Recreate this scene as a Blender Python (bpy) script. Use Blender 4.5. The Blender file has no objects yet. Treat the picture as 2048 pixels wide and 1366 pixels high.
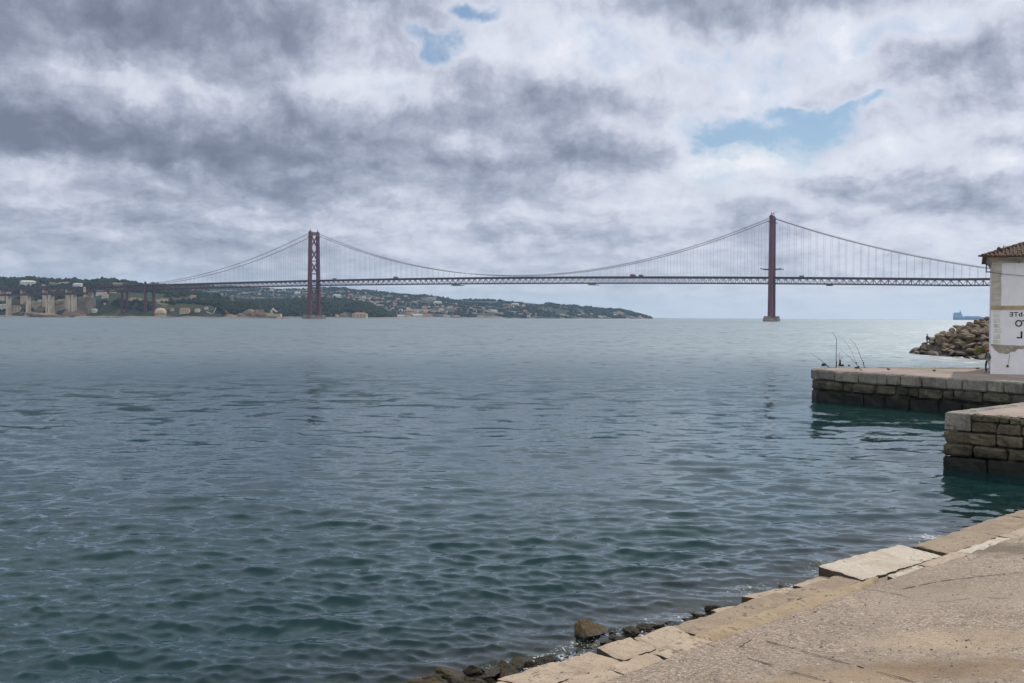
import bpy, bmesh, math, random
import numpy as np
from mathutils import Vector, Matrix

random.seed(7)
rng = np.random.default_rng(11)
R = math.radians
S = bpy.context.scene
COL = S.collection

# ------------------------------------------------------------------ camera
F = 35.0 / 36.0 * 2048.0          # focal length in photo pixels
EYE = Vector((0.0, 0.0, 6.1))
PITCH, ROLL = R(1.418), R(0.27)
fwd = Vector((0, math.cos(PITCH), -math.sin(PITCH)))
up0 = Vector((0, math.sin(PITCH), math.cos(PITCH)))
rt0 = Vector((1, 0, 0))
rt = rt0 * math.cos(ROLL) + up0 * math.sin(ROLL)
up = -rt0 * math.sin(ROLL) + up0 * math.cos(ROLL)
cd = bpy.data.cameras.new('camera')
cam = bpy.data.objects.new('camera', cd)
COL.objects.link(cam)
m3 = Matrix((rt, up, -fwd)).transposed()
cam.matrix_world = Matrix.Translation(EYE) @ m3.to_4x4()
cd.lens, cd.sensor_width, cd.sensor_fit = 35.0, 36.0, 'HORIZONTAL'
cd.clip_start, cd.clip_end = 0.2, 60000.0
S.camera = cam


def ray(px, py):
    return fwd + rt * ((px - 1024.0) / F) + up * ((683.0 - py) / F)


def at(px, py, Y):
    """the world point seen at that photo pixel at depth Y"""
    d = ray(px, py)
    return EYE + d * (Y / d.y)


def on_z(px, py, z):
    d = ray(px, py)
    return EYE + d * ((z - EYE.z) / d.z)


# ------------------------------------------------------------------ node helper
class G:
    def __init__(self, tree):
        self.t = tree
        self.n = tree.nodes
        self.n.clear()

    def node(self, kind, **kw):
        nd = self.n.new(kind)
        for k, v in kw.items():
            if hasattr(nd, k):
                setattr(nd, k, v)
        return nd

    def put(self, sock, v):
        if v is None:
            return
        if isinstance(v, bpy.types.NodeSocket):
            self.t.links.new(v, sock)
        elif isinstance(v, (tuple, list)):
            if sock.type == 'RGBA' and len(v) == 3:
                v = (*v, 1)
            sock.default_value = v
        else:
            sock.default_value = v

    def math(self, op, a, b=None, c=None, clamp=False):
        nd = self.node('ShaderNodeMath', operation=op, use_clamp=clamp)
        for i, v in enumerate((a, b, c)):
            self.put(nd.inputs[i], v)
        return nd.outputs[0]

    def vmath(self, op, a, b=None, scale=None):
        nd = self.node('ShaderNodeVectorMath', operation=op)
        self.put(nd.inputs[0], a)
        self.put(nd.inputs[1], b)
        if scale is not None:
            self.put(nd.inputs['Scale'], scale)
        return nd.outputs['Value'] if op in ('DOT_PRODUCT', 'LENGTH', 'DISTANCE') else nd.outputs[0]

    def sep(self, v):
        nd = self.node('ShaderNodeSeparateXYZ')
        self.put(nd.inputs[0], v)
        return nd.outputs

    def comb(self, x, y, z=0.0):
        nd = self.node('ShaderNodeCombineXYZ')
        for i, v in enumerate((x, y, z)):
            self.put(nd.inputs[i], v)
        return nd.outputs[0]

    def noise(self, vec, scale, detail=4.0, rough=0.55, dist=0.0, lac=2.0, color=False, dims='3D'):
        nd = self.node('ShaderNodeTexNoise')
        nd.noise_dimensions = dims
        self.put(nd.inputs['Vector'], vec)
        self.put(nd.inputs['Scale'], scale)
        self.put(nd.inputs['Detail'], detail)
        self.put(nd.inputs['Roughness'], rough)
        self.put(nd.inputs['Lacunarity'], lac)
        self.put(nd.inputs['Distortion'], dist)
        return nd.outputs['Color' if color else 'Fac']

    def voro(self, vec, scale, feature='F1', out='Distance', rand=1.0):
        nd = self.node('ShaderNodeTexVoronoi', feature=feature)
        self.put(nd.inputs['Vector'], vec)
        self.put(nd.inputs['Scale'], scale)
        if 'Randomness' in nd.inputs:
            self.put(nd.inputs['Randomness'], rand)
        return nd.outputs[out]

    def ramp(self, fac, stops, interp='LINEAR'):
        nd = self.node('ShaderNodeValToRGB')
        nd.color_ramp.interpolation = interp
        e = nd.color_ramp.elements
        while len(e) < len(stops):
            e.new(0.5)
        for i, (p, c) in enumerate(stops):
            e[i].position = p
            c = (c, c, c) if not isinstance(c, (tuple, list)) else c
            e[i].color = (*c[:3], 1)
        self.put(nd.inputs[0], fac)
        return nd.outputs[0]

    def mix(self, fac, a, b, blend='MIX'):
        nd = self.node('ShaderNodeMix', data_type='RGBA', blend_type=blend)
        self.put(nd.inputs[0], fac)
        self.put(nd.inputs[6], a)
        self.put(nd.inputs[7], b)
        return nd.outputs[2]

    def step(self, v, lo, hi, smooth=True):
        nd = self.node('ShaderNodeMapRange')
        nd.interpolation_type = 'SMOOTHSTEP' if smooth else 'LINEAR'
        self.put(nd.inputs[0], v)
        self.put(nd.inputs[1], lo)
        self.put(nd.inputs[2], hi)
        return nd.outputs[0]

    def maprange(self, v, a, b, c, d):
        nd = self.node('ShaderNodeMapRange')
        for i, x in enumerate((v, a, b, c, d)):
            self.put(nd.inputs[i], x)
        return nd.outputs[0]

    def bump(self, h, strength, dist, normal=None):
        nd = self.node('ShaderNodeBump')
        self.put(nd.inputs['Height'], h)
        self.put(nd.inputs['Strength'], strength)
        self.put(nd.inputs['Distance'], dist)
        if normal is not None:
            self.put(nd.inputs['Normal'], normal)
        return nd.outputs[0]

    def coord(self, which='Object'):
        return self.node('ShaderNodeTexCoord').outputs[which]

    def pos(self):
        return self.node('ShaderNodeNewGeometry').outputs['Position']

    def principled(self, color, rough=0.8, normal=None, spec=0.3, metal=0.0):
        nd = self.node('ShaderNodeBsdfPrincipled')
        self.put(nd.inputs['Base Color'], color)
        self.put(nd.inputs['Roughness'], rough)
        self.put(nd.inputs['Specular IOR Level'], spec)
        self.put(nd.inputs['Metallic'], metal)
        if normal is not None:
            self.put(nd.inputs['Normal'], normal)
        return nd.outputs[0]

    def out(self, surf):
        o = self.node('ShaderNodeOutputMaterial')
        self.t.links.new(surf, o.inputs['Surface'])
        return o


# ------------------------------------------------------------------ sun + sky
SUN_AZ, SUN_EL = R(38), R(46)
sun_dir = Vector((math.sin(SUN_AZ) * math.cos(SUN_EL), math.cos(SUN_AZ) * math.cos(SUN_EL), math.sin(SUN_EL)))
sl = bpy.data.lights.new('sun', 'SUN')
sl.energy, sl.angle, sl.color = 2.6, R(0.9), (1.0, 0.94, 0.85)
so = bpy.data.objects.new('sun', sl)
so.rotation_euler = sun_dir.to_track_quat('Z', 'Y').to_euler()
so.location = (0, 0, 400)
COL.objects.link(so)

S.view_settings.view_transform = 'Standard'
S.view_settings.look = 'None'
S.view_settings.exposure = 0.22
S.view_settings.gamma = 1.0
S.render.engine = 'CYCLES'
S.cycles.max_bounces = 6
S.cycles.transparent_max_bounces = 8
S.cycles.volume_bounces = 0
S.cycles.caustics_reflective = False
S.cycles.sample_clamp_indirect = 4.0
S.cycles.use_denoising = True
S.cycles.sample_clamp_direct = 1.6
S.cycles.volume_step_rate = 4.0


def build_world():
    w = bpy.data.worlds.new('World')
    S.world = w
    w.use_nodes = True
    g = G(w.node_tree)
    STR = 0.10
    sky = g.node('ShaderNodeTexSky', sky_type='NISHITA')
    sky.sun_disc = False
    sky.sun_elevation, sky.sun_rotation = SUN_EL, SUN_AZ
    sky.air_density, sky.dust_density, sky.ozone_density = 1.2, 0.6, 1.4
    d = g.vmath('NORMALIZE', g.coord('Generated'))
    x, y, z = g.sep(d)
    hyp = g.math('SQRT', g.math('ADD', g.math('MULTIPLY', x, x), g.math('MULTIPLY', y, y)))
    az = g.math('ARCTAN2', x, y)
    el = g.math('DIVIDE', z, g.math('MAXIMUM', hyp, 0.02))
    eu = g.math('MULTIPLY', g.math('LOGARITHM', g.math('ADD', g.math('MAXIMUM', el, 0.0), 0.09), math.e), 0.36)
    P = g.comb(az, eu, 0.0)             # flattens towards the horizon as a layer of cloud does
    # wobble so that the cloud masses get ragged outlines
    wob = g.noise(P, 9.0, 6.0, 0.58, color=True, dims='2D')
    wob2 = g.vmath('SUBTRACT', wob, (0.5, 0.5, 0.5))
    ae = g.comb(az, el, 0.0)
    ae = g.vmath('ADD', ae, g.vmath('MULTIPLY', wob2, (0.09, 0.065, 0.0)))

    def blobs(lst, start, gain=1.0):
        acc = start
        for (px, py, sx, sy, amp) in lst:
            a0 = math.atan((px - 1024) / F)
            e0 = ((633.6 + 0.0047 * (px - 1024)) - py) / F * math.cos(a0)
            c = g.vmath('SUBTRACT', ae, (a0, e0, 0))
            c = g.vmath('MULTIPLY', c, (F / sx, F / sy, 0))
            q = g.math('POWER', 0.367879, g.vmath('DOT_PRODUCT', c, c))
            acc = g.math('MULTIPLY_ADD', q, amp * gain, acc)
        return acc

    light = [
        # dark cloud bellies
        (470, 55, 330, 80, -.42), (60, 40, 160, 90, -.16), (110, 260, 260, 60, -.36), (420, 305, 260, 42, -.34),
        (20, 210, 120, 60, -.16), (700, 265, 170, 45, -.20), (1130, 200, 190, 55, -.26), (940, 165, 90, 50, -.16),
        (1150, 315, 200, 40, -.26), (700, 385, 150, 26, -.20), (1010, 390, 120, 28, -.16), (1960, 130, 110, 60, -.32),
        (1860, 110, 130, 40, -.14), (1560, 20, 200, 35, -.26), (1290, 12, 130, 30, -.18), (1980, 205, 90, 22, -.22),
        (1660, 360, 130, 30, -.20), (1880, 400, 150, 28, -.22), (1950, 290, 110, 20, -.16), (1350, 395, 80, 16, -.10),
        (560, 365, 140, 30, -.14), (150, 440, 200, 22, -.08), (330, 385, 110, 20, -.10), (1840, 340, 110, 14, -.14),
        (930, 470, 150, 16, -.05), (1400, 440, 130, 16, -.05), (1050, 455, 140, 14, -.05), (780, 325, 160, 28, -.14),
        # bright heads
        (240, 170, 170, 42, .24), (700, 190, 150, 40, .26), (790, 195, 70, 34, .24), (690, 70, 80, 60, .20),
        (880, 145, 50, 30, .16), (940, 290, 60, 26, .26), (1060, 110, 130, 55, .28), (1200, 95, 110, 60, .22),
        (1480, 130, 160, 45, .28), (1700, 120, 110, 40, .26), (1850, 50, 160, 28, .26), (1560, 190, 140, 30, .20),
        (1440, 350, 130, 42, .30), (1530, 330, 90, 24, .22), (1850, 290, 120, 26, .22), (1700, 310, 110, 22, .22),
        (2000, 340, 80, 18, .22), (450, 345, 120, 16, .16), (520, 432, 200, 14, .14), (100, 330, 140, 16, .14),
        (1380, 250, 80, 24, .18), (1640, 245, 60, 12, .12), (1900, 170, 90, 14, .12), (1740, 400, 100, 12, .14),
        (1320, 405, 160, 12, .10), (380, 255, 60, 18, .10), (1000, 20, 80, 20, .12), (1230, 240, 60, 20, .10),
    ]
    holes = [
        (860, 120, 56, 26, 1.3), (900, 88, 50, 30, 1.2), (850, 65, 75, 24, .9), (790, 40, 50, 20, .4), (742, 14, 26, 22, 1.0), (735, 40, 14, 16, .5), (960, 8, 40, 18, .8), (925, 22, 30, 14, .6),
        (1500, 285, 125, 24, 1.25), (1620, 250, 90, 22, 1.15), (1600, 222, 80, 12, 1.0), (1720, 218, 95, 12, 1.0),
        (1440, 292, 50, 12, .6), (1480, 62, 40, 18, .55), (1340, 25, 50, 12, .45), (520, 414, 60, 5, .6), (700, 455, 90, 7, .4), (1150, 437, 60, 8, .5), (1340, 443, 60, 8, .6), (90, 405, 90, 5, .35),
        (1770, 365, 70, 8, .35), (300, 470, 160, 7, .3),
    ]
    ctrl = blobs(light, 0.60, 1.22)
    hole = blobs(holes, 0.0)
    Pw = g.vmath('ADD', P, g.vmath('MULTIPLY', wob2, (0.035, 0.035, 0.0)))
    n_big = g.noise(Pw, 5.0, 6.0, 0.52, dims='2D')
    n_fin = g.noise(P, 17.0, 7.0, 0.60, dims='2D')

    def billow(vec):
        nd = g.node('ShaderNodeTexVoronoi', feature='SMOOTH_F1', voronoi_dimensions='2D')
        g.put(nd.inputs['Vector'], vec)
        for k, v in (('Scale', 9.5), ('Detail', 5.0), ('Roughness', 0.58), ('Lacunarity', 2.3), ('Smoothness', 0.35)):
            nd.inputs[k].default_value = v
        nd.normalize = True
        return g.math('SUBTRACT', 1.0, nd.outputs['Distance'])
    b0 = billow(Pw)
    b1 = billow(g.vmath('ADD', Pw, (0.010, 0.018, 0.0)))
    emb = g.math('SUBTRACT', b0, b1)
    # flat streaks low over the sea
    PS = g.vmath('MULTIPLY', ae, (7.0, 60.0, 1.0))
    n_str = g.noise(PS, 1.0, 5.0, 0.55, 0.4, dims='2D')
    lowf = g.math('SUBTRACT', 1.0, g.step(el, 0.05, 0.16))
    L = g.math('MULTIPLY_ADD', g.math('SUBTRACT', n_big, 0.5), 0.70, ctrl)
    L = g.math('MULTIPLY_ADD', g.math('SUBTRACT', n_fin, 0.5), 0.12, L)
    L = g.math('MULTIPLY_ADD', g.math('SUBTRACT', b0, 0.62), 0.36, L)
    L = g.math('MULTIPLY_ADD', emb, 1.05, L)
    L = g.math('MULTIPLY_ADD', g.math('MULTIPLY', g.math('SUBTRACT', n_str, 0.5), lowf), 0.20, L)
    # towards the sun the layer is lit through
    sd = g.math('MAXIMUM', g.vmath('DOT_PRODUCT', d, tuple(sun_dir)), 0.0)
    L = g.math('MULTIPLY_ADD', g.math('POWER', sd, 5.0), 0.34, L)
    L = g.math('MULTIPLY_ADD', g.step(az, -0.5, 0.45), 0.12, g.math('SUBTRACT', L, 0.08))
    L = g.math('MULTIPLY_ADD', lowf, 0.01, L)
    L = g.math('MULTIPLY_ADD', g.step(el, 0.33, 0.75), 0.22, L)
    L = g.math('MULTIPLY_ADD', L, 0.78, 0.030)
    Lh = g.math('ADD', g.math('MINIMUM', L, 0.84), g.math('MULTIPLY', g.math('MINIMUM', hole, 1.3), 0.40))
    Lh = g.math('MULTIPLY_ADD', g.math('SUBTRACT', n_fin, 0.5), 0.45, Lh)
    Lh = g.math('MULTIPLY_ADD', g.math('SUBTRACT', b0, 0.62), -0.30, Lh)
    L = g.math('MULTIPLY_ADD', g.math('MINIMUM', hole, 1.0), 0.16, L)
    cloud = g.ramp(L, [(0.0, (1.56, 1.78, 2.46)), (0.20, (2.22, 2.50, 3.34)), (0.42, (3.60, 3.92, 4.90)),
                       (0.62, (5.45, 5.72, 6.65)), (0.82, (6.7, 6.9, 7.7)), (1.0, (7.9, 7.9, 8.3))])
    bigc = cloud
    # cover
    cov = g.math('MULTIPLY', g.step(Lh, 0.68, 1.12), 0.90)
    blue = g.mix(1.0, sky.outputs[0], (0.46, 0.56, 0.66), 'MULTIPLY')
    c = g.mix(cov, bigc, blue)
    # pale air along the horizon
    pale = g.mix(g.step(az, -0.45, 0.40), (3.9, 4.6, 5.5), (6.3, 6.6, 7.1))
    hz = g.math('SUBTRACT', 1.0, g.step(el, -0.02, 0.085))
    c = g.mix(g.math('MULTIPLY', hz, 0.92), c, pale)
    # unseen half behind the camera: bright cloud added to fill shaded faces
    back = g.math('SUBTRACT', 1.0, g.step(y, -0.5, 0.15))
    c = g.mix(g.math('MULTIPLY', back, 0.9), c, (9.5, 9.8, 10.4))
    bg = g.node('ShaderNodeBackground')
    g.put(bg.inputs[0], c)
    bg.inputs[1].default_value = STR
    o = g.node('ShaderNodeOutputWorld')
    g.t.links.new(bg.outputs[0], o.inputs[0])
    w.cycles.sampling_method = 'MANUAL'
    w.cycles.sample_map_resolution = 512


build_world()

# ------------------------------------------------------------------ object helpers


def tag(o, label=None, cat=None, group=None, kind=None):
    for k, v in (('label', label), ('category', cat), ('group', group), ('kind', kind)):
        if v:
            o[k] = v
    return o


def empty(name, loc=(0, 0, 0), label=None, cat=None, group=None):
    o = bpy.data.objects.new(name, None)
    o.location = loc
    o.empty_display_size = 0.2
    COL.objects.link(o)
    return tag(o, label, cat, group)


def mesh_obj(name, me, parent=None, mats=None):
    o = bpy.data.objects.new(name, me)
    COL.objects.link(o)
    for m in (mats or []):
        me.materials.append(m)
    if parent:
        o.parent = parent
    return o


class MB:
    """collects polygons and links them as one mesh"""

    def __init__(self, origin=(0, 0, 0)):
        self.v, self.f, self.mi = [], [], []
        self.o = Vector(origin)
        self.m = 0

    def add(self, vs, fs):
        b = len(self.v)
        self.v += [Vector(p) for p in vs]
        self.f += [tuple(i + b for i in f) for f in fs]
        self.mi += [self.m] * len(fs)

    def hexa(self, p):
        """eight corners: bottom ring then top ring, counter-clockwise from above"""
        self.add(p, [(3, 2, 1, 0), (4, 5, 6, 7), (0, 1, 5, 4), (1, 2, 6, 5), (2, 3, 7, 6), (3, 0, 4, 7)])

    def box(self, c, size, ax=(1, 0, 0), ay=None, top=(1, 1)):
        c = Vector(c)
        ax = Vector(ax).normalized()
        ay = Vector(ay).normalized() if ay is not None else Vector((-ax.y, ax.x, 0)).normalized()
        azv = ax.cross(ay).normalized()
        hx, hy, hz = size[0] / 2, size[1] / 2, size[2] / 2
        r = []
        for k, (tx, ty) in ((-1, (1, 1)), (1, top)):
            for i, j in ((-1, -1), (1, -1), (1, 1), (-1, 1)):
                r.append(c + ax * hx * i * tx + ay * hy * j * ty + azv * hz * k)
        self.hexa(r)

    def chamfer(self, c, size, ax, ay, ch=0.03, jit=0.0):
        """a block with broken edges"""
        c, ax, ay = Vector(c), Vector(ax).normalized(), Vector(ay).normalized()
        azv = ax.cross(ay).normalized()
        h = [s / 2 for s in size]
        vs, idx = [], {}
        for i in (-1, 1):
            for j in (-1, 1):
                for k in (-1, 1):
                    jj = Vector((random.uniform(-jit, jit), random.uniform(-jit, jit), random.uniform(-jit, jit)))
                    for w in range(3):
                        e = [h[0] - ch * random.uniform(.6, 1.6), h[1] - ch * random.uniform(.6, 1.6), h[2] - ch * random.uniform(.6, 1.6)]
                        e[w] = h[w]
                        idx[(i, j, k, w)] = len(vs)
                        vs.append(c + ax * (i * e[0]) + ay * (j * e[1]) + azv * (k * e[2]) + jj)
        fs = []
        q = ((-1, -1), (1, -1), (1, 1), (-1, 1))
        for s in (-1, 1):
            a = [idx[(s, j, k, 0)] for j, k in q]
            b = [idx[(i, s, k, 1)] for k, i in q]
            d = [idx[(i, j, s, 2)] for i, j in q]
            for r in (a, b, d):
                fs.append(tuple(r if s > 0 else r[::-1]))
        for s in (-1, 1):
            for u_ in (-1, 1):
                for e in (((s, u_, -1), (s, u_, 1), 0, 1), ((s, -1, u_), (s, 1, u_), 0, 2), ((-1, s, u_), (1, s, u_), 1, 2)):
                    a, b, w1, w2 = e
                    fs.append((idx[(*a, w1)], idx[(*b, w1)], idx[(*b, w2)], idx[(*a, w2)]))
        for i in (-1, 1):
            for j in (-1, 1):
                for k in (-1, 1):
                    fs.append((idx[(i, j, k, 0)], idx[(i, j, k, 1)], idx[(i, j, k, 2)]))
        self.add(vs, fs)

    def bar(self, p, q, w, h=None, side=None):
        p, q = Vector(p), Vector(q)
        h = h or w
        d = (q - p)
        L = d.length
        d.normalize()
        s = Vector(side) if side is not None else d.cross(Vector((0, 0, 1)))
        if s.length < 1e-4:
            s = Vector((1, 0, 0))
        s = (s - d * s.dot(d)).normalized()
        self.box((p + q) / 2, (L, w, h), d, s)

    def tube(self, pts, r, n=6, cap=True):
        pts = [Vector(p) for p in pts]
        rs = r if isinstance(r, (list, tuple)) else [r] * len(pts)
        vs, fs = [], []
        for i, p in enumerate(pts):
            d = (pts[min(i + 1, len(pts) - 1)] - pts[max(i - 1, 0)]).normalized()
            a = d.cross(Vector((0.13, 0.31, 0.94)))
            if a.length < 1e-3:
                a = d.cross(Vector((1, 0, 0)))
            a.normalize()
            b = d.cross(a)
            for k in range(n):
                t = 2 * math.pi * k / n
                vs.append(p + (a * math.cos(t) + b * math.sin(t)) * rs[i])
        for i in range(len(pts) - 1):
            for k in range(n):
                fs.append((i * n + k, i * n + (k + 1) % n, (i + 1) * n + (k + 1) % n, (i + 1) * n + k))
        if cap:
            fs.append(tuple(range(n))[::-1])
            fs.append(tuple((len(pts) - 1) * n + k for k in range(n)))
        self.add(vs, fs)

    def lathe(self, base, prof, n=12):
        base = Vector(base)
        self.tube([base + Vector((0, 0, z)) for r, z in prof], [r for r, z in prof], n)

    def prism(self, poly, z0, z1):
        n = len(poly)
        vs = [(p[0], p[1], z0) for p in poly] + [(p[0], p[1], z1) for p in poly]
        fs = [tuple(range(n))[::-1], tuple(range(n, 2 * n))]
        fs += [(i, (i + 1) % n, n + (i + 1) % n, n + i) for i in range(n)]
        self.add(vs, fs)

    def build(self, name, mat, parent=None, smooth=False, fix=True):
        me = bpy.data.meshes.new(name)
        me.from_pydata([tuple(p - self.o) for p in self.v], [], self.f)
        mats = mat if isinstance(mat, (list, tuple)) else [mat]
        me.polygons.foreach_set('material_index', self.mi)
        if fix:
            bm = bmesh.new()
            bm.from_mesh(me)
            bmesh.ops.recalc_face_normals(bm, faces=bm.faces)
            bm.to_mesh(me)
            bm.free()
        if smooth:
            me.polygons.foreach_set('use_smooth', [True] * len(me.polygons))
        o = mesh_obj(name, me, parent, mats)
        if parent is None:
            o.location = self.o
        return o


def grid_mesh(name, X, Y, Z, mat, parent=None, smooth=True, extra=None):
    """X, Y, Z are (rows, cols) arrays"""
    r, c = X.shape
    co = np.stack([X, Y, Z], -1).reshape(-1, 3).astype(np.float32)
    i = np.arange((r - 1) * (c - 1))
    a = (i // (c - 1)) * c + i % (c - 1)
    quads = np.stack([a, a + 1, a + c + 1, a + c], -1)
    return np_mesh(name, co, quads, mat, parent, smooth)


def np_mesh(name, co, quads, mat, parent=None, smooth=True):
    me = bpy.data.meshes.new(name)
    k = quads.shape[1]
    me.vertices.add(len(co))
    me.vertices.foreach_set('co', co.astype(np.float32).ravel())
    me.loops.add(quads.size)
    me.loops.foreach_set('vertex_index', quads.astype(np.int32).ravel())
    me.polygons.add(len(quads))
    me.polygons.foreach_set('loop_start', np.arange(0, quads.size, k, dtype=np.int32))
    me.polygons.foreach_set('loop_total', np.full(len(quads), k, dtype=np.int32))
    me.update(calc_edges=True)
    me.validate()
    me.polygons.foreach_set('use_smooth', np.full(len(quads), smooth, dtype=bool))
    return mesh_obj(name, me, parent, [mat])


def _hash(ix, iy, seed):
    h = (ix.astype(np.int64) * 374761393 + iy.astype(np.int64) * 668265263 + seed * 974634777) & 0xffffffff
    h = ((h ^ (h >> 13)) * 1274126177) & 0xffffffff
    return ((h ^ (h >> 16)) & 0xffff) / 65535.0


def vnoise(x, y, seed=0):
    ix, iy = np.floor(x), np.floor(y)
    fx, fy = x - ix, y - iy
    fx, fy = fx * fx * (3 - 2 * fx), fy * fy * (3 - 2 * fy)
    a, b = _hash(ix, iy, seed), _hash(ix + 1, iy, seed)
    c, d = _hash(ix, iy + 1, seed), _hash(ix + 1, iy + 1, seed)
    return (a * (1 - fx) + b * fx) * (1 - fy) + (c * (1 - fx) + d * fx) * fy


def fbm(x, y, oct_=5, seed=0, gain=0.5):
    s, amp, tot = 0.0, 1.0, 0.0
    for o in range(oct_):
        s = s + amp * vnoise(x * 2 ** o + 17.3 * o, y * 2 ** o + 5.1 * o, seed + o)
        tot += amp
        amp *= gain
    return s / tot


# ------------------------------------------------------------------ materials
def new_mat(name):
    m = bpy.data.materials.new(name)
    m.use_nodes = True
    return m, G(m.node_tree)


def simple(name, c1, c2, scale=3.0, rough=0.85, bump=0.3, bdist=0.02, coord='Object', spec=0.25, metal=0.0, detail=6.0, c3=None):
    m, g = new_mat(name)
    v = g.pos() if coord == 'World' else g.coord(coord)
    n = g.noise(v, scale, detail, 0.6)
    col = g.ramp(n, [(0.3, c1), (0.7, c2)])
    if c3:
        n3 = g.noise(v, scale * 0.31, 4.0, 0.6, 0.6)
        col = g.mix(g.step(n3, 0.52, 0.68), col, c3)
    nb = g.noise(v, scale * 4, 6.0, 0.65)
    g.out(g.principled(col, rough, g.bump(nb, bump, bdist), spec, metal))
    return m


M = {}
M['red_steel'] = simple('red_steel', (.105, .020, .036), (.135, .030, .046), .08, .55, .1, .05)
M['dark_steel'] = simple('dark_steel', (.058, .012, .025), (.075, .017, .032), .08, .6, .1, .05)
M['cable'] = simple('cable', (.20, .15, .165), (.27, .21, .225), .1, .6, .05, .02)
M['pier_stone'] = simple('pier_stone', (.15, .12, .10), (.27, .215, .17), .12, .9, .3, .3, c3=(.09, .07, .06))
M['concrete_far'] = simple('concrete_far', (.40, .335, .25), (.50, .425, .325), .05, .9, .2, .3, c3=(.31, .255, .19))
M['anchor_stone'] = simple('anchor_stone', (.15, .125, .09), (.23, .19, .135), .06, .9, .3, .3, c3=(.09, .085, .055))
M['white_wall'] = simple('white_wall', (.46, .44, .40), (.60, .58, .53), .3, .9, .1, .02)
M['cream_wall'] = simple('cream_wall', (.40, .325, .225), (.50, .41, .29), .3, .9, .1, .02)
M['terracotta'] = simple('terracotta', (.24, .10, .065), (.36, .17, .11), .5, .9, .2, .05)
M['dark_glass'] = simple('dark_glass', (.03, .035, .04), (.05, .055, .06), 1, .2, 0, .01, spec=.5)
M['ship_blue'] = simple('ship_blue', (.09, .22, .42), (.12, .27, .48), .05, .6, 0, .01)
M['ship_pale'] = simple('ship_pale', (.20, .36, .56), (.26, .42, .60), .05, .6, 0, .01)
M['truck_red'] = simple('truck_red', (.20, .05, .05), (.24, .07, .06), .5, .4, 0, .01)
M['truck_grey'] = simple('truck_grey', (.10, .09, .10), (.14, .13, .14), .5, .4, 0, .01)
M['rubber'] = simple('rubber', (.02, .02, .02), (.03, .03, .03), 2, .9, 0, .01)


def rock_mat(name, base, dark, light, wet=None):
    m, g = new_mat(name)
    v = g.coord('Object')
    w = g.pos()
    info = g.node('ShaderNodeObjectInfo').outputs['Random']
    n1 = g.noise(v, 2.2, 8.0, 0.62, 0.3)
    n2 = g.noise(v, 9.0, 6.0, 0.65)
    col = g.ramp(n1, [(0.28, dark), (0.5, base), (0.74, light)])
    col = g.mix(g.math('MULTIPLY', g.step(n2, 0.35, 0.75), 0.35), col, dark)
    tone = g.ramp(info, [(0.0, (.72, .70, .68)), (0.5, (1, 1, 1)), (1.0, (1.22, 1.17, 1.08))])
    col = g.mix(1.0, col, tone, 'MULTIPLY')
    rough = 0.9
    if wet:
        zz = g.sep(w)[2]
        wn = g.noise(w, 1.2, 4.0, 0.6)
        f = g.step(g.math('MULTIPLY_ADD', g.math('SUBTRACT', wn, 0.5), wet[2], zz), wet[1], wet[0])
        col = g.mix(f, col, wet[3])
        rough = g.maprange(f, 0, 1, 0.9, 0.45)
    b = g.bump(g.math('ADD', n1, g.math('MULTIPLY', n2, 0.35)), 0.7, 0.12)
    g.out(g.principled(col, rough, b, 0.3))
    return m


M['boulder'] = rock_mat('boulder', (.185, .145, .10), (.085, .065, .045), (.29, .235, .17), (-0.2, 1.5, 0.9, (.040, .036, .022)))
M['shore_rock'] = rock_mat('shore_rock', (.055, .042, .018), (.020, .017, .010), (.11, .078, .030), (-.05, .22, .15, (.016, .014, .010)))
M['tan_rock'] = rock_mat('tan_rock', (.095, .066, .028), (.04, .03, .014), (.15, .105, .046), (.0, .16, .1, (.03, .024, .014)))
M['cliff'] = rock_mat('cliff', (.24, .16, .12), (.12, .085, .07), (.36, .25, .19))


def quay_mat(name, c_lo, c_hi, dark, wet_hi, wet_lo):
    m, g = new_mat(name)
    w = g.pos()
    n1 = g.noise(w, 0.9, 7.0, 0.62, 0.2)
    n2 = g.noise(w, 6.0, 7.0, 0.66)
    cell = g.ramp(g.sep(g.voro(w, 0.75, 'F1', 'Color'))[0], [(0, (.62, .62, .60)), (.5, (.95, .94, .92)), (1, (1.25, 1.22, 1.16))])
    stv = g.vmath('MULTIPLY', w, (2.6, 2.6, 0.45))
    n3 = g.noise(stv, 1.0, 5.0, 0.6, 0.5)
    col = g.ramp(n1, [(0.25, c_lo), (0.75, c_hi)])
    col = g.mix(g.math('MULTIPLY', g.step(n2, 0.42, 0.75), 0.55), col, dark)
    col = g.mix(g.math('MULTIPLY', g.step(n3, 0.50, 0.72), 0.60), col, dark)
    col = g.mix(0.8, col, g.mix(1.0, col, cell, 'MULTIPLY'))
    zz = g.sep(w)[2]
    zz = g.math('MULTIPLY_ADD', g.math('SUBTRACT', n1, 0.5), 1.5, zz)
    zz = g.math('MULTIPLY_ADD', g.math('SUBTRACT', n2, 0.5), 0.35, zz)
    f = g.math('SUBTRACT', 1.0, g.step(zz, wet_lo, wet_hi))
    col = g.mix(f, col, (.010, .010, .007))
    b = g.bump(g.math('ADD', n1, g.math('MULTIPLY', n2, 0.5)), 0.8, 0.08)
    g.out(g.principled(col, g.maprange(f, 0, 1, 0.92, 0.6), b, 0.25))
    return m


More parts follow.
